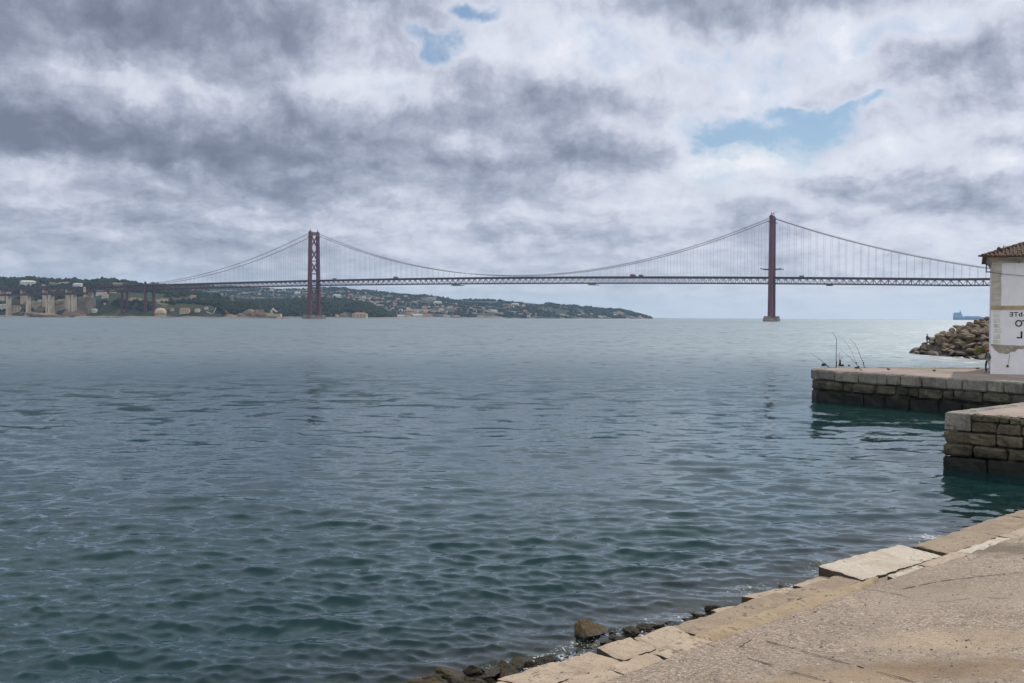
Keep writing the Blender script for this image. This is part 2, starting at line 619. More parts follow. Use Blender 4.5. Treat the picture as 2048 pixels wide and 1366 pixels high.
M['coping'] = quay_mat('coping', (.165, .157, .137), (.285, .27, .235), (.07, .065, .055), .6, .2)
M['course'] = quay_mat('course', (.070, .065, .048), (.13, .121, .090), (.027, .025, .018), 1.35, .50)
M['course_near'] = quay_mat('course_near', (.085, .074, .050), (.165, .142, .098), (.030, .027, .018), 1.30, .35)
M['mortar'] = quay_mat('mortar', (.05, .047, .04), (.08, .075, .06), (.03, .03, .025), 1.2, .4)
M['quay_top'] = simple('quay_top', (.22, .17, .14), (.32, .26, .215), .7, .92, .5, .03, 'World', c3=(.17, .135, .11))

# ------------------------------------------------------------------ shore line of the paved slipway
ZE = 0.34                                      # height of the stone edge above the water
EA = on_z(985, 1366, ZE)
EB = on_z(2048, 1024, ZE)
ed = Vector((EB.x - EA.x, EB.y - EA.y, 0)).normalized()     # along the edge, away from us
en = Vector((ed.y, -ed.x, 0))                                # inland


def shore(s, t, z=0.0):
    p = EA + ed * s + en * t
    return Vector((p.x, p.y, z))


def st(p):
    d = Vector((p.x - EA.x, p.y - EA.y, 0))
    return d.dot(ed), d.dot(en)


# ------------------------------------------------------------------ water
def water_material():
    m, g = new_mat('river_water')
    w = g.pos()
    x, y, z = g.sep(w)
    # distance out from the paved edge
    d = g.math('MULTIPLY', g.math('ADD', g.math('MULTIPLY', g.math('SUBTRACT', x, EA.x), en.x),
                                  g.math('MULTIPLY', g.math('SUBTRACT', y, EA.y), en.y)), -1.0)
    along = g.math('ADD', g.math('MULTIPLY', g.math('SUBTRACT', x, EA.x), ed.x), g.math('MULTIPLY', g.math('SUBTRACT', y, EA.y), ed.y))
    inbay = g.math('SUBTRACT', 1.0, g.step(along, 17.0, 23.0))
    n_shal = g.noise(w, 0.35, 3.0, 0.5)
    dw = g.math('MULTIPLY_ADD', g.math('SUBTRACT', n_shal, 0.5), 2.2, d)
    shal = g.math('MULTIPLY', g.math('SUBTRACT', 1.0, g.step(dw, 0.3, 5.5)), inbay)
    rad = g.vmath('LENGTH', w)
    # ripples smaller than the modelled waves tilt the surface
    gust = g.noise(g.vmath('MULTIPLY', w, (0.004, 0.016, 1.0)), 1.0, 4.0, 0.6, 0.5)
    gustf = g.maprange(gust, 0.3, 0.7, 0.65, 1.3)
    far = g.step(rad, 35.0, 160.0)
    wr = g.vmath('MULTIPLY', w, (0.62, 1.6, 1.0))
    geo = g.node('ShaderNodeNewGeometry').outputs['Normal']

    def tilt(scale, det, amp):
        c = g.noise(wr, scale, det, 0.55, 0.3, color=True, dims='2D')
        c = g.vmath('SUBTRACT', c, (0.5, 0.5, 0.5))
        c = g.vmath('MULTIPLY', c, (0.7, 1.0, 0.0))
        return g.vmath('SCALE', c, scale=amp)
    t1 = tilt(4.2, 4.0, g.math('MULTIPLY', gustf, g.maprange(far, 0, 1, 0.16, 0.42)))
    t2 = tilt(0.6, 4.0, g.math('MULTIPLY', gustf, g.maprange(far, 0, 1, 0.0, 1.05)))
    t3 = tilt(13.0, 2.0, 0.06)

    def swell(sc, amp):
        c = g.noise(g.vmath('MULTIPLY', w, sc), 1.0, 4.0, 0.62, 0.4, color=True, dims='2D')
        return g.vmath('SCALE', g.vmath('MULTIPLY', g.vmath('SUBTRACT', c, (0.5, 0.5, 0.5)), (0.6, 1.0, 0.0)), scale=amp)
    t2 = g.vmath('ADD', t2, swell((0.34, 0.30, 1.0), g.maprange(g.step(rad, 18.0, 90.0), 0, 1, 0.0, 0.80)))
    t2 = g.vmath('ADD', t2, swell((0.14, 0.11, 1.0), g.maprange(g.step(rad, 60.0, 240.0), 0, 1, 0.0, 0.60)))
    t2 = g.vmath('ADD', t2, swell((0.055, 0.040, 1.0), g.maprange(g.step(rad, 160.0, 520.0), 0, 1, 0.0, 0.75)))
    nrm = g.vmath('NORMALIZE', g.vmath('ADD', geo, g.vmath('ADD', t1, g.vmath('ADD', t2, t3))))
    rough = g.maprange(g.step(rad, 22.0, 200.0), 0, 1, 0.05, 0.30)
    # reflectance of a ruffled surface: the facets one sees never lie quite edge-on
    inc = g.node('ShaderNodeNewGeometry').outputs['Incoming']
    cs = g.math('MAXIMUM', g.vmath('DOT_PRODUCT', inc, nrm), 0.15)
    refl = g.math('MULTIPLY_ADD', g.math('POWER', g.math('SUBTRACT', 1.0, cs), 5.0), 0.975, 0.025)
    gl = g.node('ShaderNodeBsdfGlossy')
    g.put(gl.inputs['Color'], (0.88, 0.96, 1.0))
    g.put(gl.inputs['Roughness'], rough)
    g.put(gl.inputs['Normal'], nrm)
    nb = g.noise(w, 0.05, 3.0, 0.5)
    deep = g.node('ShaderNodeBsdfDiffuse')
    teal = g.mix(g.step(nb, 0.35, 0.65), (.0035, .0225, .0235), (.0052, .027, .0255))
    g.put(deep.inputs['Color'], teal)
    mud = g.node('ShaderNodeBsdfTransparent')
    g.put(mud.inputs['Color'], (.62, .64, .56))
    b = g.node('ShaderNodeMixShader')
    g.put(b.inputs[0], g.math('MULTIPLY', shal, 0.92))
    g.put(b.inputs[1], deep.outputs[0])
    g.put(b.inputs[2], mud.outputs[0])
    s = g.node('ShaderNodeMixShader')
    g.put(s.inputs[0], refl)
    g.put(s.inputs[1], b.outputs[0])
    g.put(s.inputs[2], gl.outputs[0])
    # broken white lap along the stones
    fn = g.noise(w, 11.0, 6.0, 0.7, 1.2)
    fl = g.noise(w, 0.45, 2.0, 0.5)
    band = g.math('SUBTRACT', 1.0, g.step(g.math('ABSOLUTE', g.math('SUBTRACT', dw, 0.75)), 0.0, 1.0))
    fm = g.math('ADD', fn, g.math('MULTIPLY', g.math('SUBTRACT', fl, 0.5), 0.7))
    foam = g.math('MULTIPLY', g.step(fm, 0.63, 0.69), g.step(band, 0.05, 0.5))
    fo = g.node('ShaderNodeBsdfDiffuse')
    g.put(fo.inputs['Color'], (.72, .74, .74))
    s2 = g.node('ShaderNodeMixShader')
    g.put(s2.inputs[0], g.math('MULTIPLY', g.math('MULTIPLY', foam, inbay), 0.75))
    g.put(s2.inputs[1], s.outputs[0])
    g.put(s2.inputs[2], fo.outputs[0])
    g.out(s2.outputs[0])
    return m


M['water'] = water_material()


def build_water():
    rr = [7.0]
    while rr[-1] < 11800:
        r = rr[-1]
        rr.append(r + max(0.045, min(r * r / 4880.0 * 0.75, r * 0.06)))
    rr = np.array(rr)
    fine = np.radians(np.arange(-36, 36.001, 0.075))
    left = np.radians(np.arange(-180, -36, 3.0))
    right = np.radians(np.arange(39, 181, 3.0))
    aa = np.concatenate([left, fine, right])
    Rr, Aa = np.meshgrid(rr, aa, indexing='ij')
    X, Y = Rr * np.sin(Aa), Rr * np.cos(Aa)
    Z = np.zeros_like(X)
    dr = np.gradient(rr)[:, None]
    cell = np.maximum(dr, Rr * 0.0014)
    outer = np.abs(Aa) > R(36.2)
    DX, DY = np.zeros_like(X), np.zeros_like(X)
    r2 = np.random.default_rng(5)
    lam = np.exp(np.concatenate([r2.uniform(math.log(.24), math.log(.75), 66), r2.uniform(math.log(.75), math.log(2.0), 30), r2.uniform(math.log(2.0), math.log(6.5), 10)]))
    nw = len(lam)
    # local gustiness breaks the wave field into groups
    gr = 0.45 + 1.1 * fbm(X * 0.09, Y * 0.13, 3, 40)
    for i in range(nw):
        L = lam[i]
        ang = R(-100) + r2.normal(0, 0.55 if L < 2.5 else 0.36)     # travelling towards the shore
        k = 2 * math.pi / L
        kx, ky = k * math.cos(ang), k * math.sin(ang)
        slope = 0.030 if L < .75 else (0.025 if L < 2.0 else 0.012)
        A = slope / k
        t = np.clip((L / (2.0 * cell) - 1.0), 0, 1)
        fade = t * t * (3 - 2 * t)
        if fade.max() <= 0:
            continue
        rows = np.where(fade.max(axis=1) > 0)[0]
        a, b = rows[0], rows[-1] + 1
        ph = kx * X[a:b] + ky * Y[a:b] + r2.uniform(0, 6.283)
        amp = A * fade[a:b] * gr[a:b]
        Z[a:b] += amp * np.cos(ph)
        DX[a:b] -= amp * 0.9 * math.cos(ang) * np.sin(ph)
        DY[a:b] -= amp * 0.9 * math.sin(ang) * np.sin(ph)
    Z[outer] = 0
    # calmer right at the stones
    d = -((X - EA.x) * en.x + (Y - EA.y) * en.y)
    calm = np.clip(0.45 + d / 7.0, 0.3, 1.0)
    Z *= calm
    X = X + DX * calm
    Y = Y + DY * calm
    o = grid_mesh('water', X, Y, Z, M['water'])
    tag(o, kind='structure')


build_water()

# stony bottom in the shallows
M['seabed'] = simple('seabed', (.035, .028, .018), (.11, .085, .05), 1.8, .9, .8, .05, 'World', c3=(.03, .032, .018))
sg, tg = np.meshgrid(np.linspace(-8, 34, 150), np.linspace(-14, 0.3, 60), indexing='ij')
zz = -0.10 + 0.17 * np.minimum(tg, 0) + 0.22 * (fbm(sg * 1.3, tg * 1.3, 4, 3) - 0.5)
tag(grid_mesh('seabed', EA.x + ed.x * sg + en.x * tg, EA.y + ed.y * sg + en.y * tg, zz, M['seabed']), kind='structure')

# ------------------------------------------------------------------ slipway paving


def pave_material():
    m, g = new_mat('exposed_aggregate')
    w = g.pos()
    big = g.noise(w, 0.22, 5.0, 0.6, 0.8)
    mid = g.noise(w, 1.1, 6.0, 0.65, 0.4)
    fin = g.noise(w, 9.0, 6.0, 0.7)
    vc = g.voro(w, 25.0, 'F1', 'Color')
    vd = g.voro(w, 25.0, 'F1', 'Distance')
    vc2 = g.voro(w, 80.0, 'F1', 'Color')
    base = g.ramp(mid, [(0.25, (.20, .155, .118)), (0.5, (.29, .228, .175)), (0.78, (.38, .302, .238))])
    peb = g.ramp(g.sep(vc)[0], [(0.0, (.045, .036, .03)), (0.16, (.16, .122, .096)), (0.5, (.34, .265, .208)), (0.85, (.49, .395, .318)), (1.0, (.68, .60, .51))])
    peb2 = g.ramp(g.sep(vc2)[1], [(0.0, (.16, .125, .098)), (0.5, (.36, .29, .232)), (1.0, (.52, .445, .37))])
    col = g.mix(0.72, base, peb)
    col = g.mix(0.30, col, peb2)
    col = g.mix(g.math('MULTIPLY', g.step(vd, 0.45, 0.75), 0.4), col, (.16, .125, .10))
    # worn grey-brown side, bare sand patch and trodden earth
    col = g.mix(g.math('MULTIPLY', g.step(big, 0.46, 0.66), 0.60), col, (.30, .245, .195))

    def patch(px, py, sx, sy, colr, amt):
        c = on_z(px, py, 0.9)
        q = g.vmath('MULTIPLY', g.vmath('SUBTRACT', w, (c.x, c.y, 0)), (1 / sx, 1 / sy, 0))
        r = g.vmath('LENGTH', q)
        r = g.math('ADD', r, g.math('MULTIPLY', g.math('SUBTRACT', g.noise(w, 1.6, 5.0, 0.6), 0.5), 1.9))
        f = g.math('MULTIPLY', g.math('SUBTRACT', 1.0, g.step(r, 0.35, 1.05)), amt)
        return g.mix(f, col, colr)
    col = patch(1960, 1245, 2.6, 0.9, (.43, .34, .24), 0.6)
    col = patch(1930, 1300, 2.6, 0.6, (.25, .18, .115), 0.75)
    col = patch(1680, 1310, 1.8, 0.55, (.34, .25, .165), 0.6)
    col = patch(2035, 1060, 1.6, 1.0, (.13, .105, .075), 0.8)
    col = patch(1900, 1150, 2.8, 1.4, (.31, .255, .20), 0.6)
    dark = g.step(g.noise(w, 3.3, 5.0, 0.7, 0.8), 0.63, 0.70)
    col = g.mix(g.math('MULTIPLY', dark, 0.7), col, (.12, .098, .08))
    col = g.mix(g.math('MULTIPLY', g.step(g.noise(w, 11.0, 5.0, .7), .58, .66), 0.55), col, (.10, .08, .065))
    col = g.mix(1.0, col, g.ramp(g.noise(w, .55, 6.0, .62, .6), [(.25, (.70, .68, .65)), (.5, (.90, .89, .87)), (.75, (1.0, .99, .97))]), 'MULTIPLY')
    h = g.math('ADD', g.math('MULTIPLY', vd, -0.6), g.math('MULTIPLY', fin, 0.9))
    b = g.bump(h, 1.0, 0.028)
    b = g.bump(mid, 0.5, 0.06, b)
    g.out(g.principled(col, 0.9, b, 0.2))
    return m


M['pave'] = pave_material()


def worn(name, c1, c2, stain, pit, speck=.5):
    """weathered slab: blotches, pits, grains and streaks of dirt"""
    m, g = new_mat(name)
    w = g.pos()
    n1 = g.noise(w, 1.3, 7.0, .65, .4)
    n2 = g.noise(w, 7.0, 7.0, .7)
    v = g.voro(w, 55.0, 'F1', 'Color')
    col = g.ramp(n1, [(.28, c1), (.72, c2)])
    gr = g.ramp(g.sep(v)[0], [(0, (.55, .53, .50)), (.3, (.85, .84, .82)), (.7, (1.05, 1.05, 1.05)), (1, (1.3, 1.28, 1.25))])
    col = g.mix(speck, col, g.mix(1.0, col, gr, 'MULTIPLY'))
    col = g.mix(g.math('MULTIPLY', g.step(g.noise(w, .9, 6.0, .68, .9), .50, .66), .65), col, stain)
    pf_ = g.step(g.math('MULTIPLY_ADD', g.math('SUBTRACT', n1, .5), .5, n2), .60, .68)
    col = g.mix(g.math('MULTIPLY', pf_, .75), col, pit)
    h = g.math('SUBTRACT', n2, g.math('MULTIPLY', pf_, .6))
    g.out(g.principled(col, .9, g.bump(h, .9, .03), .2))
    return m


M['limestone'] = worn('limestone', (.30, .235, .17), (.44, .355, .27), (.20, .155, .11), (.12, .095, .07))
M['bright_slab'] = worn('bright_slab', (.38, .335, .27), (.51, .455, .38), (.33, .27, .20), (.22, .18, .14))
M['brown_stone'] = worn('brown_stone', (.21, .16, .11), (.33, .26, .19), (.19, .145, .10), (.09, .07, .05))
M['ochre_sand'] = worn('ochre_sand', (.25, .185, .115), (.36, .28, .185), (.30, .24, .175), (.20, .15, .09))
M['crack'] = simple('crack', (.030, .024, .018), (.05, .04, .03), 4, .95, 0, .01, 'World')
M['foot'] = simple('foot', (.04, .034, .024), (.075, .06, .04), 1.2, .8, .6, .04, 'World')  # slab sides: their shade painted in as dark colour, with wet dirt


def pave_z(s, t):
    return ZE - 0.015 + 0.055 * np.maximum(t, 0) + 0.010 * np.maximum(t - 6, 0)


def build_pavement():
    sv = np.concatenate([np.arange(-16, -6, 0.5), np.arange(-6, 27, 0.06), np.arange(27, 46, 0.5)])
    tv = np.concatenate([[-0.02, 0.0], np.arange(0.06, 15, 0.06), np.arange(15, 44, 0.8)])
    s, t = np.meshgrid(sv, tv, indexing='ij')
    z = pave_z(s, t) + 0.035 * (fbm(s * 0.5, t * 0.5, 4, 8) - 0.5) + 0.022 * (fbm(s * 3.0, t * 3.0, 4, 9) - 0.5)
    z = np.where(t < 1.16, z - 0.085, z)
    z[:, 0] = -1.6
    o = grid_mesh('pavement', EA.x + ed.x * s + en.x * t, EA.y + ed.y * s + en.y * t, z, M['pave'])
    tag(o, kind='structure')

    def lay(px, py):
        s_, t_ = 0, 0
        z_ = 0.9
        for _ in range(5):
            p = on_z(px, py, z_)
            s_, t_ = st(p)
            z_ = float(pave_z(s_, t_))
        return s_, t_

    def crack(pts, w, wob):
        ps = [lay(*p) for p in pts]
        out = []
        for (s0, t0), (s1, t1) in zip(ps, ps[1:]):
            n = max(2, int(math.hypot(s1 - s0, t1 - t0) / 0.12))
            for i in range(n):
                out.append((s0 + (s1 - s0) * i / n, t0 + (t1 - t0) * i / n))
        mb = MB()
        prev = None
        for i, (a, b) in enumerate(out):
            a += random.uniform(-wob, wob)
            b += random.uniform(-wob, wob)
            w2 = w * random.uniform(0.4, 1.5)
            nx = out[min(i + 1, len(out) - 1)]
            pv = out[max(i - 1, 0)]
            dx, dy = nx[0] - pv[0], nx[1] - pv[1]
            l = math.hypot(dx, dy) or 1
            ox, oy = -dy / l * w2 / 2, dx / l * w2 / 2
            zz = float(pave_z(a, b)) + 0.016
            q = (shore(a + ox, b + oy, zz), shore(a - ox, b - oy, zz))
            if prev and random.random() > 0.10:
                mb.add([prev[0], prev[1], q[1], q[0]], [(0, 1, 2, 3)])
            prev = q
        mb.build('crack', M['crack'], o, fix=False)
    crack([(1512, 1277), (1600, 1302), (1700, 1330), (1800, 1357), (1850, 1372)], .024, .012)
    crack([(1495, 1317), (1570, 1340), (1660, 1366), (1700, 1378)], .024, .012)
    crack([(1806, 1179), (1845, 1170), (1890, 1162), (1950, 1155), (2050, 1145)], .021, .018)
    crack([(1722, 1178), (1760, 1183), (1800, 1191), (1832, 1200)], .014, .02)
    crack([(1395, 1283), (1430, 1296), (1470, 1300), (1512, 1277)], .011, .02)
    crack([(1640, 1245), (1700, 1252), (1760, 1258)], .010, .03)
    crack([(1880, 1205), (1960, 1196), (2040, 1199)], .009, .03)
    return o


pavement = build_pavement()

# ------------------------------------------------------------------ stones of the edge


def edge_stone(name, s0, s1, t0, t1, top, th, mat, label, tilt=0.0, skew=0.0, group=None, roll_=0.0):
    """one slab lying on the edge, worn and slightly out of level"""
    L, W = s1 - s0, t1 - t0
    n, k = max(4, int(L / 0.07)), max(4, int(W / 0.07))
    me = bpy.data.meshes.new(name)
    bm = bmesh.new()
    sd = random.randint(0, 9999)
    a = np.linspace(-1, 1, n)
    b = np.linspace(-1, 1, k)
    A, B = np.meshgrid(a, b, indexing='ij')
    S_, T_ = A * L / 2, B * W / 2
    # ragged outline
    S_ = S_ + np.where(np.abs(A) > .99, (vnoise(T_ * 5 + sd, A * 3, 1) - .5) * .06 + (vnoise(T_ * 17 + sd, A * 3, 11) - .5) * .035, 0) + B * skew
    T_ = T_ + np.where(np.abs(B) > .99, (vnoise(S_ * 4 + sd, B * 3, 2) - .5) * .06 + (vnoise(S_ * 15 + sd, B * 3, 12) - .5) * .035, 0)
    edge = (np.abs(A) > .99) | (np.abs(B) > .99)
    Zt = (fbm(S_ * 2.5 + sd, T_ * 2.5, 4, 5) - .5) * .022 - np.where(edge, .012 + .03 * vnoise(S_ * 6 + sd, T_ * 6, 13) ** 2, 0) + S_ / L * tilt + T_ / W * roll_
    vt = [[bm.verts.new((S_[i, j], T_[i, j], Zt[i, j])) for j in range(k)] for i in range(n)]
    vb = {}
    ring = [(i, 0) for i in range(n)] + [(n - 1, j) for j in range(1, k)] + [(i, k - 1) for i in range(n - 2, -1, -1)] + [(0, j) for j in range(k - 2, 0, -1)]
    for (i, j) in ring:
        vb[(i, j)] = bm.verts.new((S_[i, j] * .99, T_[i, j] * .98, -th + S_[i, j] / L * tilt * .5))
    for i in range(n - 1):
        for j in range(k - 1):
            bm.faces.new((vt[i][j], vt[i + 1][j], vt[i + 1][j + 1], vt[i][j + 1]))
    for q in range(len(ring)):
        (i, j), (i2, j2) = ring[q], ring[(q + 1) % len(ring)]
        bm.faces.new((vt[i][j], vb[(i, j)], vb[(i2, j2)], vt[i2][j2]))
    bm.faces.new([vb[r] for r in ring])
    bmesh.ops.recalc_face_normals(bm, faces=bm.faces)
    bm.to_mesh(me)
    bm.free()
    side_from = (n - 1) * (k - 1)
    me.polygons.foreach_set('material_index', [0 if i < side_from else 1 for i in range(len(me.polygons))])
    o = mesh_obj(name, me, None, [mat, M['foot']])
    c = shore((s0 + s1) / 2, (t0 + t1) / 2, top)
    o.matrix_world = Matrix.Translation(c) @ Matrix((ed, -en, Vector((0, 0, 1)))).transposed().to_4x4()
    # t runs inland: flip so that the local y axis points out to the water
    tag(o, label, 'kerb stone' if name == 'kerb_stone' else 'stone slab', group)
    return o


GS = 'pale stones along the water edge of the paving'
# front row: s of px along the edge
s_of = lambda px, py: st(on_z(px, py, ZE))[0]
cuts = [-1.3, 0.25, 1.45, 2.35, 3.25, 4.35]
for i in range(len(cuts) - 1):
    edge_stone('kerb_stone', cuts[i] + .02, cuts[i + 1] - .02, -.02 + random.uniform(-.05, .05), .68, ZE + random.uniform(-.02, .03), .42, M['limestone'],
               ['pale limestone kerb stone at the foot of the photo on the water edge', 'pale kerb stone between algae rocks and second row of kerb stones', 'pale kerb stone beside the brown boulder standing in the water',
                'pale kerb stone just past the brown boulder, dark rocks in front', 'long pale kerb stone with broken front corner, by small dark rocks'][i], group=GS, skew=random.uniform(-.12, .12))
cuts2 = [-1.5, 0.7, 1.8, 2.9, 4.2]
for i in range(len(cuts2) - 1):
    edge_stone('kerb_stone', cuts2[i] + .015, cuts2[i + 1] - .015, .74, 1.17, ZE + .045 + random.uniform(-.01, .012), .22, M['limestone'],
               ['narrow inner kerb stone nearest the viewer beside the speckled paving', 'narrow inner kerb stone with a dark crack across its end',
                'narrow inner kerb stone level with the brown boulder', 'narrow inner kerb stone just before the ochre sand gutter'][i], group='inner row of kerb stones')
# worn stretch with ochre sand in the gutter
edge_stone('kerb_stone', 4.40, 7.9, .0, .62, ZE + .0, .5, M['brown_stone'], 'long worn brownish kerb between the pale kerb stones and ochre sand', tilt=.03)
edge_stone('kerb_stone', 7.95, 10.35, .12, .80, ZE + .0, .5, M['brown_stone'], 'worn brown kerb running up to the raised white slab', tilt=.0)


def gutter():
    s, t = np.meshgrid(np.linspace(3.0, 10.6, 140), np.linspace(0.45, 1.3, 24), indexing='ij')
    c = 0.86 + 0.22 * (fbm(s * 1.6, s * 0 + 3, 4, 2) - .5)
    wd = (0.16 + .22 * fbm(s * 2.2, s * 0 + 8, 4, 12)) * np.clip((s - 2.6) / 2.5, 0.12, 1) * np.clip((10.8 - s) / 2.0, 0.1, 1)
    z = pave_z(s, t) + .012 - ((t - c) / wd) ** 2 * .045 + .05 * (fbm(s * 4, t * 4, 4, 4) - .5)
    tag(grid_mesh('sand', EA.x + ed.x * s + en.x * t, EA.y + ed.y * s + en.y * t, z, M['ochre_sand']), kind='stuff')


gutter()
# dark wedge stones standing out of the broken front
edge_stone('stone_slab', 6.0, 7.1, -.36, .02, ZE - .13, .5, M['limestone'], 'broken pale stone jutting out with a black end face, before the white slab', tilt=-.14, skew=.1)
edge_stone('stone_slab', 7.4, 9.0, -.42, .05, ZE - .11, .5, M['limestone'], 'broken hollowed stone lying between the black-ended stone and white slab', tilt=-.10, skew=-.1)
edge_stone('stone_slab', 9.1, 10.1, -.32, .08, ZE - .10, .5, M['limestone'], 'small broken stone tucked under the near end of white slab', tilt=.06)
sa, ta = st(on_z(1702, 1137, ZE + .22))
sb, tb = st(on_z(1890, 1096, ZE + .18))
print('slab', sa, ta, sb, tb)
edge_stone('stone_slab', sa, sb + .15, -.34, .78, ZE + .045, .55, M['bright_slab'], 'large white concrete slab raised above the paving edge, dark near end', tilt=-.10, roll_=.09)
q = sb + .2
LB = ['brown flat stone slab just past the large white slab', 'grey brown slab along the water, middle of the far edge', 'last grey brown slab of the edge at the right side', 'farthest edge slab running out of the picture']
for i, l in enumerate((3.0, 3.0, 2.6, 4.0)):
    edge_stone('stone_slab', q + .03, q + l - .03, -.12 + random.uniform(-.08, .08), .95, ZE + .03 + random.uniform(-.015, .02), .5, M['brown_stone'], LB[i], skew=random.uniform(-.1, .1))
    q += l
LC = ['pale inner strip stone beside the large white slab', 'second pale inner strip stone past the white slab', 'third pale inner strip stone toward the right', 'pale inner strip stone at the far right edge']
q = sa + .6
for i, l in enumerate((1.5, 2.0, 2.6, 4.4)):
    edge_stone('kerb_stone', q + .02, q + l - .02, .98, 1.34 + .1 * random.random(), ZE + .065 + random.uniform(-.01, .012), .2, M['limestone'] if i % 2 else M['bright_slab'], LC[i], skew=random.uniform(-.08, .08), group='inner row of kerb stones')
    q += l

# loose grit on the paving


def build_grit():
    n = 8000
    s = rng.uniform(-2, 26, n)
    t = 1.25 + rng.power(1.1, n) * 13
    r = 0.008 + 0.020 * rng.random(n) ** 4
    ang = rng.uniform(0, 6.28, n)
    base = np.array([(1, 0, 0), (0, 1, 0), (-1, 0, 0), (0, -1, 0), (0, 0, .8), (0, 0, -.6)])
    tri = np.array([(0, 1, 4), (1, 2, 4), (2, 3, 4), (3, 0, 4), (1, 0, 5), (2, 1, 5), (3, 2, 5), (0, 3, 5)])
    j = base[None] * (1 + .35 * (rng.random((n, 6, 1)) - .5)) * r[:, None, None]
    ca, sa_ = np.cos(ang)[:, None], np.sin(ang)[:, None]
    x = j[..., 0] * ca * 1.4 - j[..., 1] * sa_
    y = j[..., 0] * sa_ * 1.4 + j[..., 1] * ca
    px = EA.x + ed.x * s + en.x * t
    py = EA.y + ed.y * s + en.y * t
    pz = pave_z(s, t) + .004
    co = np.stack([x + px[:, None], y + py[:, None], j[..., 2] + pz[:, None]], -1).reshape(-1, 3)
    q = (tri[None] + (np.arange(n) * 6)[:, None, None]).reshape(-1, 3)
    m, g = new_mat('grit')
    w = g.pos()
    c = g.ramp(g.sep(g.voro(w, 6.0, 'F1', 'Color'))[0], [(0, (.07, .055, .045)), (.35, (.20, .16, .13)), (.7, (.42, .36, .30)), (1, (.62, .57, .50))])
    g.out(g.principled(c, .9))
    tag(np_mesh('gravel', co, q, m, None, False), kind='stuff')


build_grit()

# ------------------------------------------------------------------ boulders


def rock_mesh(name, seed, sub=3, cuts_=14, rough=.05, flat=1.0, lo=.52):
    r = random.Random(seed)
    bm = bmesh.new()
    bmesh.ops.create_icosphere(bm, subdivisions=sub, radius=1.0)
    pl = []
    for _ in range(cuts_):
        v = Vector((r.gauss(0, 1), r.gauss(0, 1), r.gauss(0, 1))).normalized()
        pl.append((v, r.uniform(lo, .86)))
    for v in bm.verts:
        p = v.co.copy()
        for nrm, d in pl:
            k = p.dot(nrm)
            if k > d:
                p -= nrm * (k - d) * .92
        q = p * 2.2
        n = float(fbm(np.array([q.x + q.z * .7 + seed]), np.array([q.y - q.z * .6]), 4, seed)[0]) - .5
        v.co = p * (1 + n * rough * 4)
        v.co.z *= flat
    me = bpy.data.meshes.new(name)
    bm.to_mesh(me)
    bm.free()
    me.polygons.foreach_set('use_smooth', [False] * len(me.polygons))
    return me


BM = [rock_mesh('boulder', 100 + i, 3, 10, .045, random.uniform(.7, .95), lo=.42) for i in range(9)]
for me in BM:
    me.materials.append(M['boulder'])
SM = [rock_mesh('shore_rock', 300 + i, 4, 10, .17, random.uniform(.55, .8), lo=.34) for i in range(6)]
for me in SM:
    me.materials.append(M['shore_rock'])
TM = rock_mesh('tan_boulder', 404, 4, 8, .06, .9, lo=.36)
TM.materials.append(M['tan_rock'])


def put_rock(name, me, loc, sc, rot, label, cat, group=None):
    o = bpy.data.objects.new(name, me)
    o.location, o.scale, o.rotation_euler = loc, sc, rot
    COL.objects.link(o)
    return tag(o, label, cat, group)


p = on_z(1184, 1268, 0.0)
put_rock('boulder', TM, (p.x, p.y, .02), (.37, .33, .34), (.1, .1, .6), 'rounded brown boulder standing in the water off the kerb stones', 'boulder')
GR = 'dark weedy rocks along the water edge'
spots = [(870, 1362, .34), (905, 1352, .30), (940, 1340, .30), (972, 1346, .28), (1005, 1340, .26), (1036, 1330, .20), (1062, 1326, .22), (1090, 1318, .20), (1112, 1308, .17),
         (960, 1366, .28), (1020, 1352, .24), (930, 1365, .24), (1135, 1303, .12), (1160, 1296, .11), (1182, 1290, .09), (1212, 1280, .16), (1236, 1272, .18), (1260, 1262, .22), (1288, 1252, .26), (1316, 1247, .15),
         (1342, 1240, .12), (1372, 1233, .12), (1400, 1226, .17), (1425, 1218, .20), (1458, 1210, .16), (1496, 1196, .17), (1510, 1192, .12), (1548, 1180, .12), (1572, 1172, .14),
         (845, 1376, .3), (1226, 1262, .11), (1690, 1120, .14), (1850, 1078, .10), (2036, 1016, .12), (1905, 1062, .08), (1530, 1186, .1)]
for i, (px, py, r_) in enumerate(spots):
    p = on_z(px, py, 0.06)
    if i < 12 or 15 <= i <= 19:
        lab = 'low rock grown with brown weed beside the kerb stones' if i < 12 else 'dark rock behind the brown boulder in the water'
    else:
        lab = 'small dark wet rock against the paving edge'
    put_rock('shore_rock', SM[i % 6], (p.x, p.y, -.02 + r_ * .15), (r_ * random.uniform(.9, 1.4), r_ * random.uniform(.7, 1.0), r_ * random.uniform(.55, .85)),
             (random.uniform(-.3, .3), random.uniform(-.3, .3), random.uniform(0, 6.28)), lab, 'rock', GR)

# ------------------------------------------------------------------ stone quays


def wall_blocks(mb, P, Q, z0, z1, lmin, lmax, proud, thick, gap, ch, jit):
    """one course of blocks along P-Q; its face stands proud of the line"""
    P, Q = Vector((*P, 0)), Vector((*Q, 0))
    d = (Q - P)
    L = d.length
    d.normalize()
    n = Vector((d.y, -d.x, 0))
    s = 0.0
    while s < L - .05:
        l = min(random.uniform(lmin, lmax), L - s)
        if L - s - l < lmin * .5:
            l = L - s
        pr = proud + random.uniform(-jit, jit)
        c = P + d * (s + l / 2) + n * (pr - thick / 2)
        mb.chamfer((c.x, c.y, (z0 + z1) / 2 + random.uniform(-jit, jit) * .4), (l - gap * random.uniform(.5, 1.8), thick, z1 - z0 - gap * random.uniform(.4, 1.2)), d, n * -1, ch, jit * .5)
        s += l


